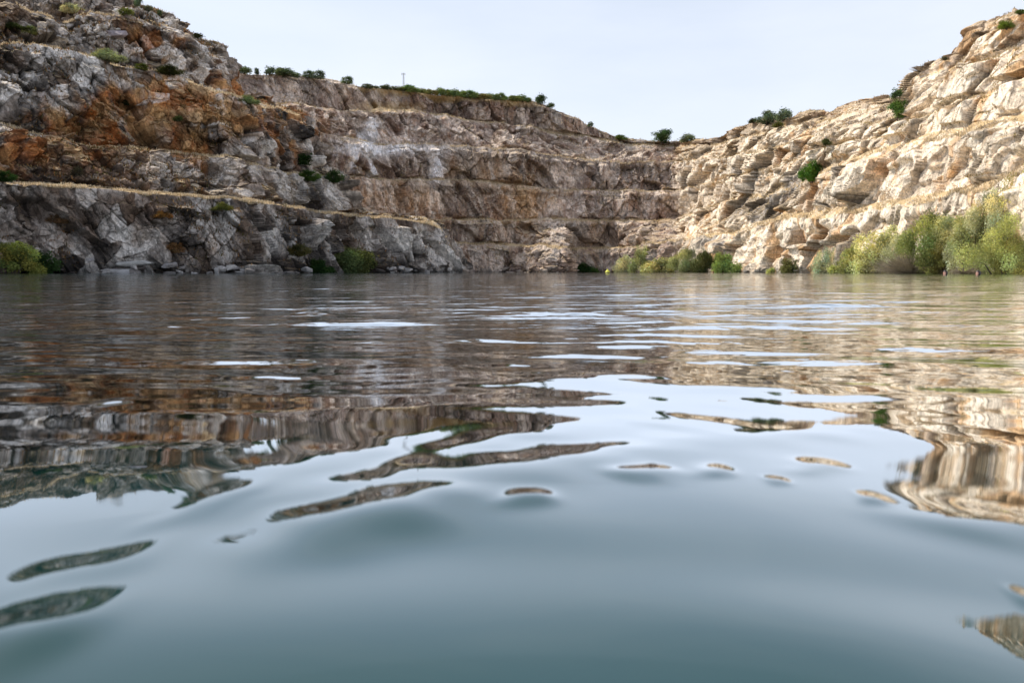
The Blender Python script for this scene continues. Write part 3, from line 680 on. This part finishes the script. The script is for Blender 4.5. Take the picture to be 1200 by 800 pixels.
# thicket below the low outcrop
SC = 'pale bushes below the low outcrop in the corner of the lake'
plant('willow_bush', 'leftmost pale bush beside the yellow buoy, sloping down to the water', 'bush', 735, 321.5, 34, 24, 'willow', SAGE, SC, 0, fwd=3)
plant('willow_bush', 'tallest pale yellow-green bush of the corner thicket, under the orange end of the outcrop', 'bush', 752, 321.5, 34, 34, 'willow', (0.32, .33, .16), SC, 1, fwd=3)
plant('willow_bush', 'lowest yellowish bush in the middle of the corner thicket', 'bush', 776, 321.5, 44, 24, 'low', WIL, SC, 2, fwd=4)
plant('willow_bush', 'wide grey-green bush right of the middle of the corner thicket', 'bush', 803, 321.5, 48, 32, 'willow', (0.26, .28, .14), SC, 2, fwd=4)
plant('willow_bush', 'narrow olive bush with brownish twigs in the corner thicket', 'bush', 828, 321.5, 34, 31, 'willow', OLIVE, SC, 0, fwd=3)
plant('willow_bush', 'brightest green bush closing the right end of the corner thicket', 'bush', 851, 321.5, 34, 32, 'low', (0.22, .28, .09), SC, 1, fwd=3)
plant('dark_bush', 'dark green bush in the shadow at the foot of the back wall', 'bush', 682, 321.5, 36, 17, 'low', DKG, None, 0, fwd=3)
# left shore
plant('leafy_bush', 'mid-green leafy bush at the waterline under the left cliff, below the grassy bench', 'bush', 410, 322, 66, 40, 'low', (.08, .10, .04), None, 2, fwd=3)
plant('dark_bush', 'darker low bush hugging the left flank of the mid-green leafy bush', 'bush', 376, 322, 30, 24, 'low', DKG, None, 1, fwd=2)
plant('leafy_bush', 'bright yellow-green bush on the water at the left edge of the photo', 'bush', 16, 322, 60, 44, 'low', (0.15, .16, .045), None, 0, fwd=3)
plant('dark_bush', 'dark green bush right beside the bright yellow-green one at the left edge', 'bush', 50, 322, 34, 34, 'low', (.03, .06, .02), None, 2, fwd=2)
# on the benches of the left cliff
for a in [('evergreen_bush', 'dark green bush on the grassy bench at the extreme left edge', 4, 213, 26, 16, 'low', DKG),
          ('olive_bush', 'round olive bush hanging over the lip of the long grassy bench', 260, 247, 24, 13, 'low', (.10, .10, .03)),
          ('evergreen_bush', 'dark green bush on the nose of the left cliff above a pale slab', 357, 193, 20, 15, 'round', DKG),
          ('leafy_bush', 'mid-green bush just below the dark one on the nose of the left cliff', 362, 212, 26, 16, 'low', MID),
          ('evergreen_bush', 'dark green bush behind the pale slab, closest to the lime-streaked wall', 392, 214, 22, 18, 'low', (.03, .055, .02)),
          ('pale_bush', 'pale grey-green bush on a steep slab below the left end of the rim', 292, 122, 22, 13, 'low', (.16, .19, .09)),
          ('pale_bush', 'wide silvery sage bush on the third bench, above the rust-stained wall', 128, 72, 34, 18, 'low', (0.26, .27, .15)),
          ('evergreen_bush', 'almost black low bush left of the loose rock heap', 57, 45, 26, 11, 'low', (.025, .04, .012)),
          ('olive_bush', 'dark olive bush at the top of the rust-stained wall, under the skyline knob', 200, 88, 26, 14, 'low', (.035, .04, .015)),
          ('olive_bush', 'small green bush left of the dark olive bush above the rust-stained wall', 166, 82, 14, 8, 'low', (.07, .08, .02)),
          ('pale_bush', 'pale sage bush on the highest grassy terrace, nearest the top edge of the photo', 84, 16, 22, 13, 'low', SAGE),
          ('olive_bush', 'green bush on the highest grassy terrace below the vertical top wall', 147, 17, 18, 8, 'low', (.12, .13, .04)),
          ('evergreen_bush', 'dark scrubby bush on the sloping ground at the upper left edge', 18, 34, 22, 9, 'low', (.04, .05, .02)),
          ('pale_bush', 'greyish bush on the sloping ground between two dark bushes at upper left', 34, 40, 18, 10, 'low', (.11, .12, .05)),
          ('thin_tree', 'thin pale tree on the left skyline at the top edge of the photo', 161, 8, 10, 12, 'round', (.10, .13, .08)),
          ('olive_bush', 'wispy grey bush on the left skyline next to the thin pale tree', 172, 12, 14, 6, 'low', (.12, .12, .08)),
          ('thin_tree', 'tiny rounded tree halfway down the left skyline slope', 187, 18, 6, 7, 'round', (.07, .09, .05)),
          ('olive_bush', 'wispy dark shrub sticking out of the knob on the left skyline', 232, 45, 12, 7, 'low', (.04, .04, .02)),
          ('evergreen_bush', 'small dark bush in the middle of the rust-stained wall', 150, 124, 13, 9, 'low', (.03, .03, .012)),
          ('evergreen_bush', 'dark bush above the pale boulders of the second bench', 208, 142, 12, 7, 'low', (.04, .05, .02)),
          ('evergreen_bush', 'dark weedy bush in front of the pale slabs above the grassy bench', 90, 206, 14, 12, 'low', (.04, .035, .025)),
          ('dry_bush', 'rust-brown dry bush on the lower left wall under the olive bush', 205, 296, 20, 14, 'low', BRN),
          ('dry_bush', 'rust-brown dry bush in the cleft right of the large striped slab', 190, 256, 22, 12, 'low', (.17, .085, .03)),
          ('dry_bush', 'brown dry bush left of the large striped slab on the lower left wall', 68, 262, 24, 15, 'low', (.13, .075, .04)),
          ('dry_bush', 'olive-brown scrub filling the dark cleft left of the waterline leafy bush', 350, 300, 26, 18, 'low', (.07, .065, .025)),
          ('bright_bush', 'bright green round bush growing on the middle of the sunlit right wall', 952, 212, 34, 28, 'low', (0.08, .17, .035)),
          ('olive_bush', 'small olive bush on the upper ledge, above and right of the bright green round bush', 968, 170, 13, 9, 'low', OLIVE),
          ('bright_bush', 'round green bush wedged where the right rim meets the high bluff', 1052, 139, 26, 23, 'round', (.08, .13, .035)),
          ('umbrella_tree', 'small flat-topped dark tree on the skyline above the wedged round bush', 1051, 116, 17, 12, 'round', (.06, .09, .04)),
          ('skyline_shrub', 'tiny grey shrub on the skyline of the high right bluff', 1107, 71, 8, 6, 'low', (.09, .09, .06)),
          ('green_mat', 'flat patch of green plants near the top of the high right bluff', 1180, 34, 22, 12, 'low', (.14, .19, .04)),
          ('green_mat', 'small green plant on the brow of the bluff at the right edge', 1196, 17, 14, 6, 'low', (.10, .13, .04)),
          ('evergreen_tree', 'round dark green tree standing alone on the rim at the lowest part of the skyline', 775, 167, 25, 17, 'round', (.07, .11, .045)),
          ('pale_bush', 'wispy pale bush on the rim just right of the lone round tree', 805, 166, 19, 10, 'low', (.13, .15, .09)),
          ('evergreen_tree', 'wide dark tree on the brow of the right rim, left of its smaller twin', 899, 144, 30, 18, 'low', (.11, .135, .085)),
          ('evergreen_tree', 'smaller dark tree on the right rim, just right of its wider twin', 918, 141, 20, 15, 'low', (.13, .16, .11)),
          ('olive_bush', 'small dark bush on the right rim left of the pair of dark trees', 882, 144, 12, 6, 'low', (.05, .055, .03)),
          ('olive_bush', 'olive bush on the slope right below the pair of dark trees', 912, 149, 16, 7, 'low', (.09, .09, .03)),
          ('evergreen_tree', 'dark low tree at the left end of the rim, beside the left cliff', 285, 86, 20, 9, 'low', (.10, .125, .07)),
          ('thin_tree', 'narrow little tree right of the leftmost rim tree', 301, 87, 6, 8, 'round', (.06, .08, .05)),
          ('thin_tree', 'sparse pale tree between the narrow one and the wide dark rim bush', 316, 88, 14, 10, 'round', (.09, .11, .08)),
          ('evergreen_tree', 'widest dark rim tree above the left part of the back wall', 336, 89, 30, 11, 'low', (.10, .125, .07)),
          ('evergreen_tree', 'small dark tree touching the bluish one on the left rim', 361, 91, 12, 9, 'low', (.09, .115, .065)),
          ('evergreen_tree', 'bluish-dark tree farthest right of the dark group on the left rim', 373, 92, 16, 10, 'low', (.11, .135, .10)),
          ('evergreen_tree', 'lone small dark tree on the rim above the lime-streaked wall', 407, 98, 14, 9, 'low', (.10, .13, .07)),
          ('evergreen_tree', 'dark round tree on the rim where the skyline begins to fall', 633, 122, 13, 12, 'round', (.06, .085, .045)),
          ('pale_bush', 'wispy bush on the falling skyline right of the dark round tree', 645, 126, 10, 6, 'low', (.09, .11, .06)),
          ('thin_tree', 'tiny tree halfway down the falling skyline', 692, 148, 6, 6, 'low', (.13, .16, .11)),
          ('olive_bush', 'green bush on the rim at the bottom of the falling skyline', 727, 164, 16, 7, 'low', (.09, .12, .03))]:
    nm, lab, x, y, w_, h_, stl, colr = a
    cat = 'tree' if 'tree' in nm else 'bush'
    plant(nm, lab, cat, x, y, w_, h_, stl, colr, None, random.randrange(3))
# the low scrub fringe along the rim: nothing tells these apart
g_ = np.random.default_rng(5)
for i in range(30):
    x = 428 + i * 6.6 + g_.uniform(-2, 2); x = min(x, 622)
    y = float(np.interp(x, [a for a, b in rY], [b for a, b in rY]))
    big_ = x > 470
    plant('rim_shrub', 'green shrub in the low fringe of scrub on the rim right of the mast' if x > 476 else 'small dark shrub on the rim left of the mast', 'shrub',
          x, y + 1.0, g_.uniform(10, 19) if big_ else g_.uniform(7, 12), g_.uniform(5, 9.5) if big_ else g_.uniform(4, 6), 'low',
          (g_.uniform(.12, .20), g_.uniform(.16, .20), .07) if big_ else (.10, .11, .06), 'scrub right of the mast on the rim' if x > 476 else 'scrub left of the mast on the rim', i)

# ------------------------------------------------------------------ dry grass and weeds (nobody could count them)
def grass_object(name, pts, hgt, wid, cols, seed, label_kind='stuff'):
    g = np.random.default_rng(seed); n = len(pts)
    t = g.uniform(0, 2 * math.pi, n); d = np.stack([np.cos(t), np.sin(t), 0 * t], -1) * (wid * g.uniform(.5, 1.2, n))[:, None]
    h = hgt * g.uniform(.5, 1.25, n); lean = g.normal(size=(n, 2)) * .35
    tip = pts + np.stack([lean[:, 0] * h, lean[:, 1] * h, h], -1)
    V = np.stack([pts - d * .5 - (0, 0, .1), pts + d * .5 - (0, 0, .1), tip + d * .35, tip - d * .2], 1).reshape(-1, 3)
    c = np.array(cols)[g.integers(0, len(cols), n)] * g.uniform(.7, 1.25, n)[:, None]
    me = mesh_np(name, V, np.arange(4 * n).reshape(n, 4), GRASS, False, np.repeat(c, 4, 0))
    o = link(name, me); tag(o, kind='stuff'); return o
def grass_mat():
    m = MT('dry_grass_blades'); at = m.n('ShaderNodeAttribute'); at.attribute_name = 'tint'; tc = m.n('ShaderNodeTexCoord')
    c = m.mix(1.0, at.outputs['Color'], m.ramp(m.noise(tc.outputs['Object'], 0.5, 4), (0.3, 0.65), (0.7, 1.15)), 'MULTIPLY')
    d = m.n('ShaderNodeBsdfDiffuse'); t = m.n('ShaderNodeBsdfTranslucent'); x = m.n('ShaderNodeMixShader'); x.inputs[0].default_value = 0.35
    m.l(c, d.inputs[0]); m.l(c, t.inputs[0]); m.l(d.outputs[0], x.inputs[1]); m.l(t.outputs[0], x.inputs[2]); m.l(x.outputs[0], m.out.inputs[0]); return m.m
GRASS = grass_mat()
STRAW = [(.66, .54, .38), (.74, .64, .48), (.54, .42, .26), (.60, .48, .30)]
pts = []; wd = []; fpts = []
g = np.random.default_rng(77)
for gi, (V2, sid, N, PXg) in enumerate((L_grid, B_grid)):
    nc_, nr_ = V2.shape[:2]
    for s_ in sorted(set(sid)):
        rows = np.where(sid == s_)[0]
        if s_ % 2 == 1:
            sub = V2[:, rows, :]; X = PXg[:, rows]
            n0 = {0: {1: 22000, 3: 6000, 5: 8000, 7: 9000, 9: 2500}, 1: {1: 12000, 3: 9000, 5: 6000, 7: 6000, 9: 9000, 11: 5000}}[gi].get(int(s_), 0)
            ci = g.integers(0, nc_ - 1, n0); k = (g.beta(.8, 1.6, n0) * (len(rows) - 1)).astype(int)
            p = sub[ci, k] + (sub[ci + 1, k] - sub[ci, k]) * g.random(n0)[:, None]
            patch = fbm(p / 2.6, 4, 9) + (0.12 if (gi == 0 and s_ == 1) else (0.03 if gi == 1 else -.05))
            p = p[patch > 0]; pts.append(p)
        else:
            sub = V2[:, rows, :]
            nz = np.zeros(sub.shape[:2]); du = np.gradient(sub, axis=0); dv = np.gradient(sub, axis=1); nn = np.cross(dv, du); nn /= np.linalg.norm(nn, axis=2, keepdims=True) + 1e-9
            flat = abs(nn[..., 2]) > .55
            ii, kk = np.where(flat)
            if len(ii):
                n0 = min(len(ii), 9000); q = g.choice(len(ii), n0, replace=False); p = sub[ii[q], kk[q]]
                m_ = fbm(p / 4.0, 3, 19) > 0.05; fpts.append((gi, p[m_]))
pts = np.concatenate(pts); pts = pts[pts[:, 2] > .5]; dist_ = np.linalg.norm(pts[:, :2], axis=1)
grass_object('dry_grass', pts, 0.14 + dist_ * 0.0012, 0.035 + dist_ * .0006, STRAW, 3)
lp = np.concatenate([p for gi, p in fpts if gi == 0]); rp = np.concatenate([p for gi, p in fpts if gi == 1])
lp = lp[lp[:, 2] > .4]; rp = rp[rp[:, 2] > .6]
ld_ = np.linalg.norm(lp[:, :2], axis=1); rd_ = np.linalg.norm(rp[:, :2], axis=1)
grass_object('dry_weeds', lp, 0.10 + ld_ * 0.0013, 0.05 + ld_ * .0008, [(.20, .11, .05), (.13, .10, .04), (.34, .22, .11), (.09, .085, .03), (.26, .13, .05)], 4)
grass_object('ledge_weeds', rp, 0.06 + rd_ * 0.0010, 0.04 + rd_ * .0006, [(.42, .28, .12), (.50, .36, .18), (.24, .19, .08), (.30, .26, .10)], 6)

# ------------------------------------------------------------------ loose rocks
def rock_mesh(seed, sx, sy, sz):
    g = np.random.default_rng(seed); bm = bmesh.new()
    pts_ = [bm.verts.new((g.uniform(-1, 1) * sx, g.uniform(-1, 1) * sy, g.uniform(-1, 1) * sz)) for _ in range(22)]
    r = bmesh.ops.convex_hull(bm, input=pts_)
    bmesh.ops.delete(bm, geom=[v for v in bm.verts if not v.link_faces], context='VERTS')
    bmesh.ops.bevel(bm, geom=list(bm.edges), offset=0.05 * min(sx, sy, sz), segments=1, affect='EDGES')
    me = bpy.data.meshes.new('boulder'); bm.to_mesh(me); bm.free(); me.materials.append(LOOSE)
    return me
def loose_mat():
    m = MT('loose_rock'); b = m.n('ShaderNodeBsdfPrincipled'); tc = m.n('ShaderNodeTexCoord'); oi = m.n('ShaderNodeObjectInfo')
    c = m.mix(1.0, oi.outputs['Color'], m.ramp(m.noise(tc.outputs['Object'], 1.6, 8, 0.7), (0.3, 0.5), (0.7, 1.2)), 'MULTIPLY')
    m.l(c, b.inputs['Base Color']); b.inputs['Roughness'].default_value = .9
    bp = m.n('ShaderNodeBump'); bp.inputs['Distance'].default_value = .2; m.l(m.noise(tc.outputs['Object'], 3, 7, .7), bp.inputs['Height']); m.l(bp.outputs[0], b.inputs['Normal'])
    m.l(b.outputs[0], m.out.inputs[0]); return m.m
LOOSE = loose_mat()
rm = [rock_mesh(s, 1, .8, .7) for s in range(5)]
def boulder(pxx, pyy, wpx, hpx, colr, label, group=None, k=0, rot=0, depth_in=0.0):
    p = stand(pxx, pyy); s_ = p[1] / F; q = P(pxx, pyy, p[1]); q[:2] += q[:2] / np.linalg.norm(q[:2]) * depth_in
    o = bpy.data.objects.new('boulder', rm[k % 5]); COL.objects.link(o); o.location = q
    o.scale = (wpx * s_ * .5, wpx * s_ * .45, hpx * s_ * .72); o.rotation_euler = (random.uniform(-.2, .2), random.uniform(-.2, .2) + rot, random.uniform(0, 6.28) if not rot else 0)
    o.color = (*colr, 1); tag(o, label, 'boulder', group)
for i in range(34):
    boulder(random.gauss(97, 15), random.gauss(45, 8), random.uniform(4, 9), random.uniform(3, 6), random.choice([(.55, .52, .49), (.4, .37, .35), (.3, .27, .25)]),
            'loose angular rock in the pale heap spilled high on the left cliff', 'rocks of the loose heap high on the left cliff', i)
boulder(158, 311, 50, 11, (.5, .49, .47), 'long flat pale slab lying just above the water under the lower left wall', None, 1, .04, .5)
boulder(146, 317, 44, 8, (.45, .44, .44), 'rounded pale rock at the waterline beneath the long flat slab', None, 2, .02, .3)
boulder(104, 304, 18, 10, (.42, .4, .4), 'blocky grey rock left of the long flat slab at the left waterline', None, 3, 0, .3)
boulder(200, 312, 20, 8, (.34, .32, .32), 'dark grey rock right of the long flat slab at the left waterline', None, 4, 0, .3)
boulder(1108, 298, 22, 17, (.6, .56, .5), 'pale boulder showing between the bushes above the first swimmer', None, 0, 0, 0)
#boulder(1098, 206, 50, 30, (.66, .58, .48), 'huge pale angular block with a dark overhang on the sunlit right wall', None, 3, .5, 1.5)
boulder(140, 40, 26, 12, (.36, .31, .33), 'tilted mauve-grey slab right of the loose rock heap', None, 2, -.45, .3)

for i in range(46):
    x = random.choice([random.uniform(60, 370), random.uniform(60, 370), random.uniform(440, 520)])
    boulder(x, random.uniform(314, 320.5), random.uniform(6, 20), random.uniform(3, 8), random.choice([(.42, .40, .39), (.22, .20, .19), (.12, .10, .09), (.50, .47, .45)]),
            'grey rock in the rubble along the waterline at the foot of the left cliff', 'waterline rubble under the left cliff', i)
for i in range(26):
    x = random.choice([random.uniform(862, 1010), random.uniform(862, 950), random.uniform(530, 660)])
    boulder(x, random.uniform(315, 320.5), random.uniform(4, 13), random.uniform(3, 6), random.choice([(.62, .54, .44), (.45, .38, .30), (.30, .26, .22)]) if x > 700 else (.28, .23, .19),
            'pale rock in the rubble at the waterline of the sunlit right shore' if x > 700 else 'brownish rock in the rubble at the waterline under the back wall',
            'waterline rubble on the right shore' if x > 700 else 'waterline rubble under the back wall', i)

# ------------------------------------------------------------------ mast on the rim
def mast():
    p = stand(473, float(np.interp(473, [a for a, b in rY], [b for a, b in rY])) + 1.5); q = P(473, 106, p[1]); u = p[1] / F
    root = empty('radio_mast', Vector(q)); tag(root, 'thin lattice mast standing on the rim amid low scrub', 'mast')
    st = simple_mat('galvanised_steel', (.32, .33, .34), .5, .3, 3, .6)
    H = 20 * u; V, Q = [], []
    w0 = .28
    for a in range(3):
        t = a * 2.094; tube(V, Q, (math.cos(t) * w0, math.sin(t) * w0, -.5), (math.cos(t) * w0 * .5, math.sin(t) * w0 * .5, H * .92), .05, .04, 4)
    link('lattice', mesh_np('lattice', np.array(V), np.array(Q), st), root)
    V, Q = [], []
    for i in range(9):
        z0 = H * .92 * i / 9; z1 = H * .92 * (i + 1) / 9
        for a in range(3):
            t = a * 2.094; t2 = (a + 1) * 2.094; r0 = w0 * (1 - .5 * i / 9); r1 = w0 * (1 - .5 * (i + 1) / 9)
            tube(V, Q, (math.cos(t) * r0, math.sin(t) * r0, z0), (math.cos(t2) * r1, math.sin(t2) * r1, z1), .022, .022, 4)
    link('bracing', mesh_np('bracing', np.array(V), np.array(Q), st), root)
    V, Q = [], []; tube(V, Q, (0, 0, H * .9), (0, 0, H), .05, .03, 5); tube(V, Q, (-.45, 0, H * .9), (.45, 0, H * .9), .05, .05, 5)
    for x in (-.4, 0.4): tube(V, Q, (x, 0, H * .84), (x, 0, H * .97), .06, .06, 6)
    link('antenna', mesh_np('antenna', np.array(V), np.array(Q), st), root)
mast()

# ------------------------------------------------------------------ buoy
def lathe(prof, n=28):
    V, Q = [], []
    for r, z in prof:
        for k in range(n): t = 2 * math.pi * k / n; V.append((r * math.cos(t), r * math.sin(t), z))
    for i in range(len(prof) - 1):
        for k in range(n): Q.append((i * n + k, i * n + (k + 1) % n, (i + 1) * n + (k + 1) % n, (i + 1) * n + k))
    return np.array(V, float), np.array(Q)
def buoy():
    Yb = 160.0; root = empty('buoy', Vector((P(712, 319, Yb)[0], Yb, 0.0))); tag(root, 'small yellow buoy floating below the shaded back wall, beside the corner thicket', 'buoy')
    ym = simple_mat('yellow_plastic', (.62, .60, .05), .4, .1, 3); gm = simple_mat('dark_band', (.03, .03, .03), .5, .2, 5)
    V, Q = lathe([(0.001, -.4), (.32, -.36), (.48, -.12), (.52, .08), (.46, .25), (.34, .36), (.24, .42), (.2, .5), (.18, .62), (.12, .70), (.001, .72)]); f = link('float', mesh_np('float', V, Q, ym, True), root)
    V, Q = lathe([(.515, .0), (.535, .02), (.535, .07), (.52, .09)]); link('band', mesh_np('band', V, Q, gm, True), root)
    a = np.linspace(0, 2 * math.pi, 17); V, Q = [], []
    for i in range(16): tube(V, Q, (math.cos(a[i]) * .08, 0, .78 + math.sin(a[i]) * .08), (math.cos(a[i + 1]) * .08, 0, .78 + math.sin(a[i + 1]) * .08), .018, .018, 6)
    link('lifting_ring', mesh_np('lifting_ring', np.array(V), np.array(Q), gm, True), root)
buoy()

# ------------------------------------------------------------------ swimmers
SKIN = MT('skin'); _b = SKIN.n('ShaderNodeBsdfPrincipled'); _t = SKIN.n('ShaderNodeTexCoord')
SKIN.l(SKIN.mix(SKIN.noise(_t.outputs['Object'], 8, 3), (.52, .25, .17), (.66, .36, .26)), _b.inputs['Base Color']); _b.inputs['Roughness'].default_value = .35; SKIN.l(_b.outputs[0], SKIN.out.inputs[0]); SKIN = SKIN.m
HAIR = simple_mat('wet_hair', (.03, .018, .013), .35, .4, 30); EYE = simple_mat('eye', (.05, .035, .03), .2, .2, 30); LIP = simple_mat('lips', (.42, .14, .12), .4, .2, 30)
def swimmer(pxx, Yd, face, top, label, arms):
    x = P(pxx, 319, Yd)[0]
    root = empty('person', Vector((x, Yd, -.025)), face); tag(root, label, 'person', None)
    # skeleton, z = 0 at the water surface, facing -Y, chin near the surface
    J = dict(pelvis=(0, .10, -.72, .135, .115), waist=(0, .06, -.54, .115, .09), chest=(0, .03, -.32, .15, .105), upper=(0, .02, -.17, .12, .08), neck=(0, .015, -.06, .054, .054),
             h0=(0, -.005, .02, .066, .075), h1=(0, .005, .09, .078, .095), h2=(0, .01, .155, .072, .088), h3=(0, .012, .20, .035, .045))
    E = [('pelvis', 'waist'), ('waist', 'chest'), ('chest', 'upper'), ('upper', 'neck'), ('neck', 'h0'), ('h0', 'h1'), ('h1', 'h2'), ('h2', 'h3')]
    for s, n in ((-1, 'l'), (1, 'r')):
        ar = arms[0 if s < 0 else 1]
        J['sh' + n] = (s * .17, .02, -.19, .06, .06); J['el' + n] = (s * (.30 + ar * .08), -.14, -.28, .042, .042); J['wr' + n] = (s * (.34 + ar * .16), -.38, -.20, .027, .027); J['pa' + n] = (s * (.35 + ar * .18), -.46, -.19, .034, .018)
        J['hip' + n] = (s * .09, .10, -.80, .09, .09); J['kn' + n] = (s * .16, -.18 + .12 * s, -1.10, .058, .058); J['an' + n] = (s * .15, .10, -1.46, .038, .038); J['to' + n] = (s * .16, .0, -1.60, .028, .022)
        E += [('upper', 'sh' + n), ('sh' + n, 'el' + n), ('el' + n, 'wr' + n), ('wr' + n, 'pa' + n), ('pelvis', 'hip' + n), ('hip' + n, 'kn' + n), ('kn' + n, 'an' + n), ('an' + n, 'to' + n)]
        for f_ in range(4):
            J['f%s%d' % (n, f_)] = (s * (.35 + ar * .18) + (f_ - 1.5) * .022, -.52, -.185, .009, .009); J['g%s%d' % (n, f_)] = (s * (.35 + ar * .18) + (f_ - 1.5) * .026, -.55 - .006 * (f_ in (1, 2)), -.20, .0075, .0075)
            E += [('pa' + n, 'f%s%d' % (n, f_)), ('f%s%d' % (n, f_), 'g%s%d' % (n, f_))]
        J['th' + n] = (s * (.35 + ar * .18) - s * .05, -.47, -.19, .010, .010); E += [('pa' + n, 'th' + n)]
    names = list(J); me = bpy.data.meshes.new('body'); me.from_pydata([J[k][:3] for k in names], [(names.index(a), names.index(b)) for a, b in E], [])
    tmp = bpy.data.objects.new('body', me); COL.objects.link(tmp)
    tmp.modifiers.new('s', 'SKIN'); 
    sk = me.skin_vertices[0].data if me.skin_vertices else None
    if sk is None:
        bpy.context.view_layer.objects.active = tmp; sk = me.skin_vertices[0].data
    for i, k in enumerate(names): sk[i].radius = J[k][3:5]; sk[i].use_root = (k == 'pelvis')
    sb = tmp.modifiers.new('d', 'SUBSURF'); sb.levels = sb.render_levels = 3
    dg_ = bpy.context.evaluated_depsgraph_get(); m2 = bpy.data.meshes.new_from_object(tmp.evaluated_get(dg_)); bpy.data.objects.remove(tmp)
    # pull the face out of the head: brow, nose, chin, ears, eye sockets
    for v in m2.vertices:
        c = v.co
        if c.z > -.03:
            fr_ = max(0, -c.y - .02) / .08
            def bump(cx, cz, r, a): return a * math.exp(-((c.x - cx) ** 2 + (c.z - cz) ** 2) / r ** 2) * min(1, fr_)
            c.y -= bump(0, .085, .016, .028) + bump(0, .105, .011, .016) + bump(0, .01, .022, .014) + bump(0, .135, .05, .006) - bump(-.032, .115, .015, .010) - bump(.032, .115, .015, .010) + bump(0, .047, .022, .006)
            for s in (-1, 1):
                e_ = math.exp(-((c.y - .015) ** 2 + (c.z - .10) ** 2) / .02 ** 2)
                if s * c.x > .04: c.x += s * .022 * e_
    m2.materials.clear(); m2.materials.append(SKIN); m2.polygons.foreach_set('use_smooth', [True] * len(m2.polygons)); m2.name = 'body'
    link('body', m2, root)
    # hair: cap over crown and nape, with locks
    bm = bmesh.new(); bmesh.ops.create_icosphere(bm, subdivisions=4, radius=1)
    bmesh.ops.delete(bm, geom=[v for v in bm.verts if (v.co.y < -.35 and v.co.z < .42) or v.co.z < -.75], context='VERTS')
    for v in bm.verts:
        k = 1.06 + .04 * math.sin(v.co.x * 23) * math.sin(v.co.y * 19); v.co = Vector((v.co.x * .089 * k, v.co.y * .106 * k + .012, v.co.z * .118 * k + .112 + top * max(0, v.co.z)))
    hm = bpy.data.meshes.new('hair'); bm.to_mesh(hm); bm.free(); hm.materials.append(HAIR); hm.polygons.foreach_set('use_smooth', [True] * len(hm.polygons))
    h = link('hair', hm, root)
    for s in (-1, 1):
        V, Q = lathe([(.001, -.011), (.008, -.008), (.011, 0), (.008, .008), (.001, .011)], 12); V = V + np.array([s * .032, -.080, .115]); link('eye', mesh_np('eye', V, Q, EYE, True), root)
    V, Q = lathe([(.001, -.007), (.018, -.004), (.022, 0), (.018, .004), (.001, .007)], 14); V = V * (1, .4, 1) + np.array([0, -.094, .046]); link('mouth', mesh_np('mouth', V, Q, LIP, True), root)
swimmer(1107.5, 36.0, R(-78), .022, 'person swimming with only a dark-haired head above water, the left of the two', (.3, 1))
swimmer(1146, 35.0, R(-92), .010, 'person swimming with face turned left and dark hair, the right of the two heads', (1, .4))
